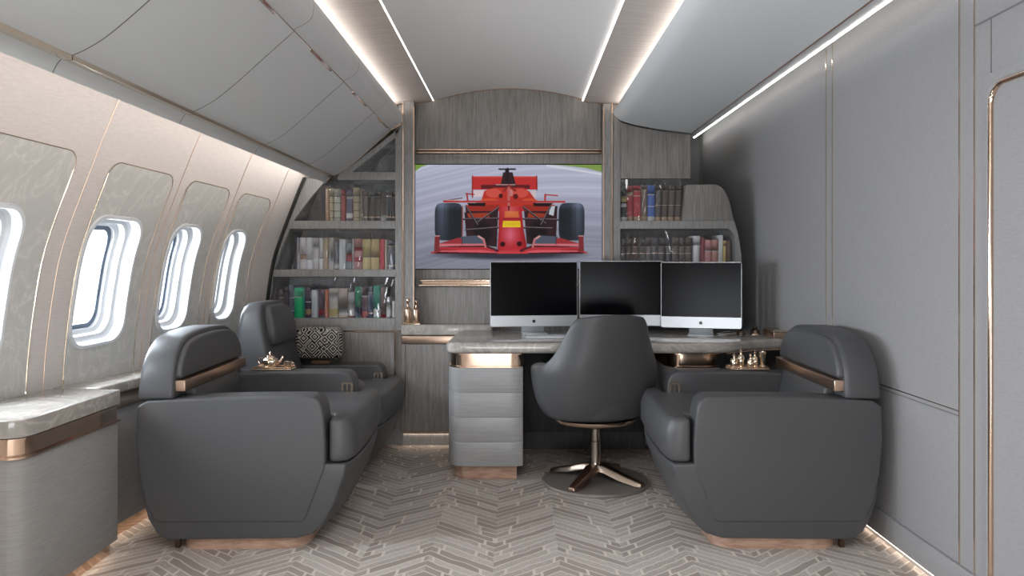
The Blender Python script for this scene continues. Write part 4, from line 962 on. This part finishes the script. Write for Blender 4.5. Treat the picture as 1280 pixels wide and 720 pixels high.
def bottle(lab, x, y, z, h, r, glass=False, group=None, stop='ball'):
    t = thing('decanter', lab, 'decanter', (x, y, z), 0, group)
    MB().lathe([(r*0.9, 0), (r, 0.004), (r, h*0.52), (r*0.85, h*0.58), (r*0.35, h*0.64), (r*0.32, h*0.74), (r*0.45, h*0.76)], 20).build('bottle_body', GOLD_PALE if not glass else GOLD_SATIN, t, local=True, angle=40)
    if stop == 'ball': prof = [(r*0.2, h*0.75), (r*0.3, h*0.79), (r*0.52, h*0.87), (r*0.45, h*0.94), (r*0.2, h*0.985), (0.001, h)]
    else: prof = [(r*0.5, h*0.75), (r*0.62, h*0.80), (r*0.35, h*0.85), (r*0.14, h*0.90), (r*0.22, h*0.93), (0.001, h)]
    MB().lathe(prof, 14).build('stopper', GOLD, t, local=True)
    return t
ay = 3.505
tray('small gold tray on the far arm of the left armchair', px(343, ay), ay, 0.5805, 0.185, 0.09)
teapot('ribbed gold teapot on the left armchair tray', px(338, ay), ay, 0.5865, 0.78)
def cup(lab, x, y, z):
    t = thing('cup', lab, 'cup', (x, y, z))
    MB().lathe([(0.010, 0), (0.012, 0.003), (0.017, 0.012), (0.020, 0.032), (0.017, 0.032), (0.014, 0.013), (0.002, 0.006)], 16).build('cup_bowl', GOLD_PALE, t, local=True)
    MB().tube([(0.019, 0, 0.026), (0.030, 0, 0.024), (0.029, 0, 0.012), (0.016, 0, 0.010)], 0.0022, 6).build('handle', GOLD, t, local=True)
cup('small gold cup beside the teapot on the left tray', px(361, ay), ay-0.015, 0.5865)
ry_ = 3.515
tray('gold tray on the far arm of the right armchair', px(934, ry_), ry_, 0.5805, 0.185, 0.09)
bottle('spired gold decanter at the left end of the right tray', px(917, ry_), ry_-0.01, 0.5865, 0.072, 0.016, group='decanters on the right tray', stop='x')
bottle('tallest spired gold decanter on the right tray', px(927, ry_), ry_+0.012, 0.5865, 0.092, 0.017, group='decanters on the right tray', stop='x')
bottle('small gold decanter in the middle of the right tray', px(937, ry_), ry_-0.014, 0.5865, 0.066, 0.015, group='decanters on the right tray')
bottle('gold decanter beside the goblet on the right tray', px(944.5, ry_), ry_+0.012, 0.5865, 0.082, 0.015, group='decanters on the right tray', stop='x')
t = thing('goblet', 'flat-topped gold goblet at the right end of the tray', 'goblet', (px(953, ry_), ry_, 0.5865))
MB().lathe([(0.015, 0), (0.016, 0.003), (0.011, 0.008), (0.012, 0.045), (0.018, 0.058), (0.019, 0.074), (0.016, 0.074), (0.012, 0.060)], 18).build('goblet_bowl', GOLD_PALE, t, local=True)
# decanters on the credenza
cy_ = 4.402
tray('small gold tray on the credenza beside the pilaster', px(515, cy_), cy_, 0.7155, 0.105, 0.075)
bottle('left gold decanter on the credenza tray', px(510, cy_), cy_, 0.722, 0.150, 0.0215, True, 'credenza decanters')
bottle('right gold decanter on the credenza tray', px(520.5, cy_), cy_-0.004, 0.722, 0.142, 0.0215, True, 'credenza decanters')
# right end of the desk: pen box, bronze paperweight, cable
t = thing('pen_box', 'rose gold pen box at the wall end of the desk', 'box', (1.375, 3.99, 0.6855))
MB().box(-0.035, 0.035, -0.085, 0.085, 0, 0.028).build('box_body', GOLD_SATIN, t, bevel=0.003, local=True)
MB().box(-0.037, 0.037, -0.087, 0.087, 0.029, 0.038).build('lid', GOLD_PALE, t, bevel=0.003, local=True)
t = thing('paperweight', 'dark bronze paperweight on the desk by the right wall', 'paperweight', (px(944, 4.12), 4.12, 0.6855))
MB().lathe([(0.022, 0), (0.026, 0.006), (0.022, 0.02), (0.010, 0.028), (0.014, 0.036), (0.008, 0.046), (0.001, 0.048)], 18).build('weight_body', BRONZE, t, local=True)
MB().lathe([(0.03, 0), (0.03, 0.004), (0.026, 0.006)], 18).build('weight_base', GOLD, t, local=True)
t = thing('computer_mouse', 'small dark mouse on a cable right of the monitors', 'mouse', (px(926, 4.12), 4.12, 0.6855))
MB().loft([[(0.024*f*math.cos(2*PI*i/20), 0.034*f*math.sin(2*PI*i/20), zz) for i in range(20)] for f, zz in ((0.95, 0), (1, 0.006), (0.9, 0.014), (0.6, 0.020), (0.2, 0.022))]).build('mouse_body', BRONZE, t, local=True, angle=60)
cab = spline([(px(926, 4.13)-0.02, 4.13, 0.689), (px(912, 4.16), 4.12, 0.689), (px(902, 4.1), 4.06, 0.689), (px(897, 4.1), 4.10, 0.689), (px(905, 4.2), 4.19, 0.689), (px(915, 4.2), 4.24, 0.689)], 6)
tag(MB().tube(cab, 0.0028, 6).build('cable', plain('cable_white', (0.7, 0.7, 0.7, 1), 0.4)), 'thin pale cable looping behind the right monitor foot', 'cable')
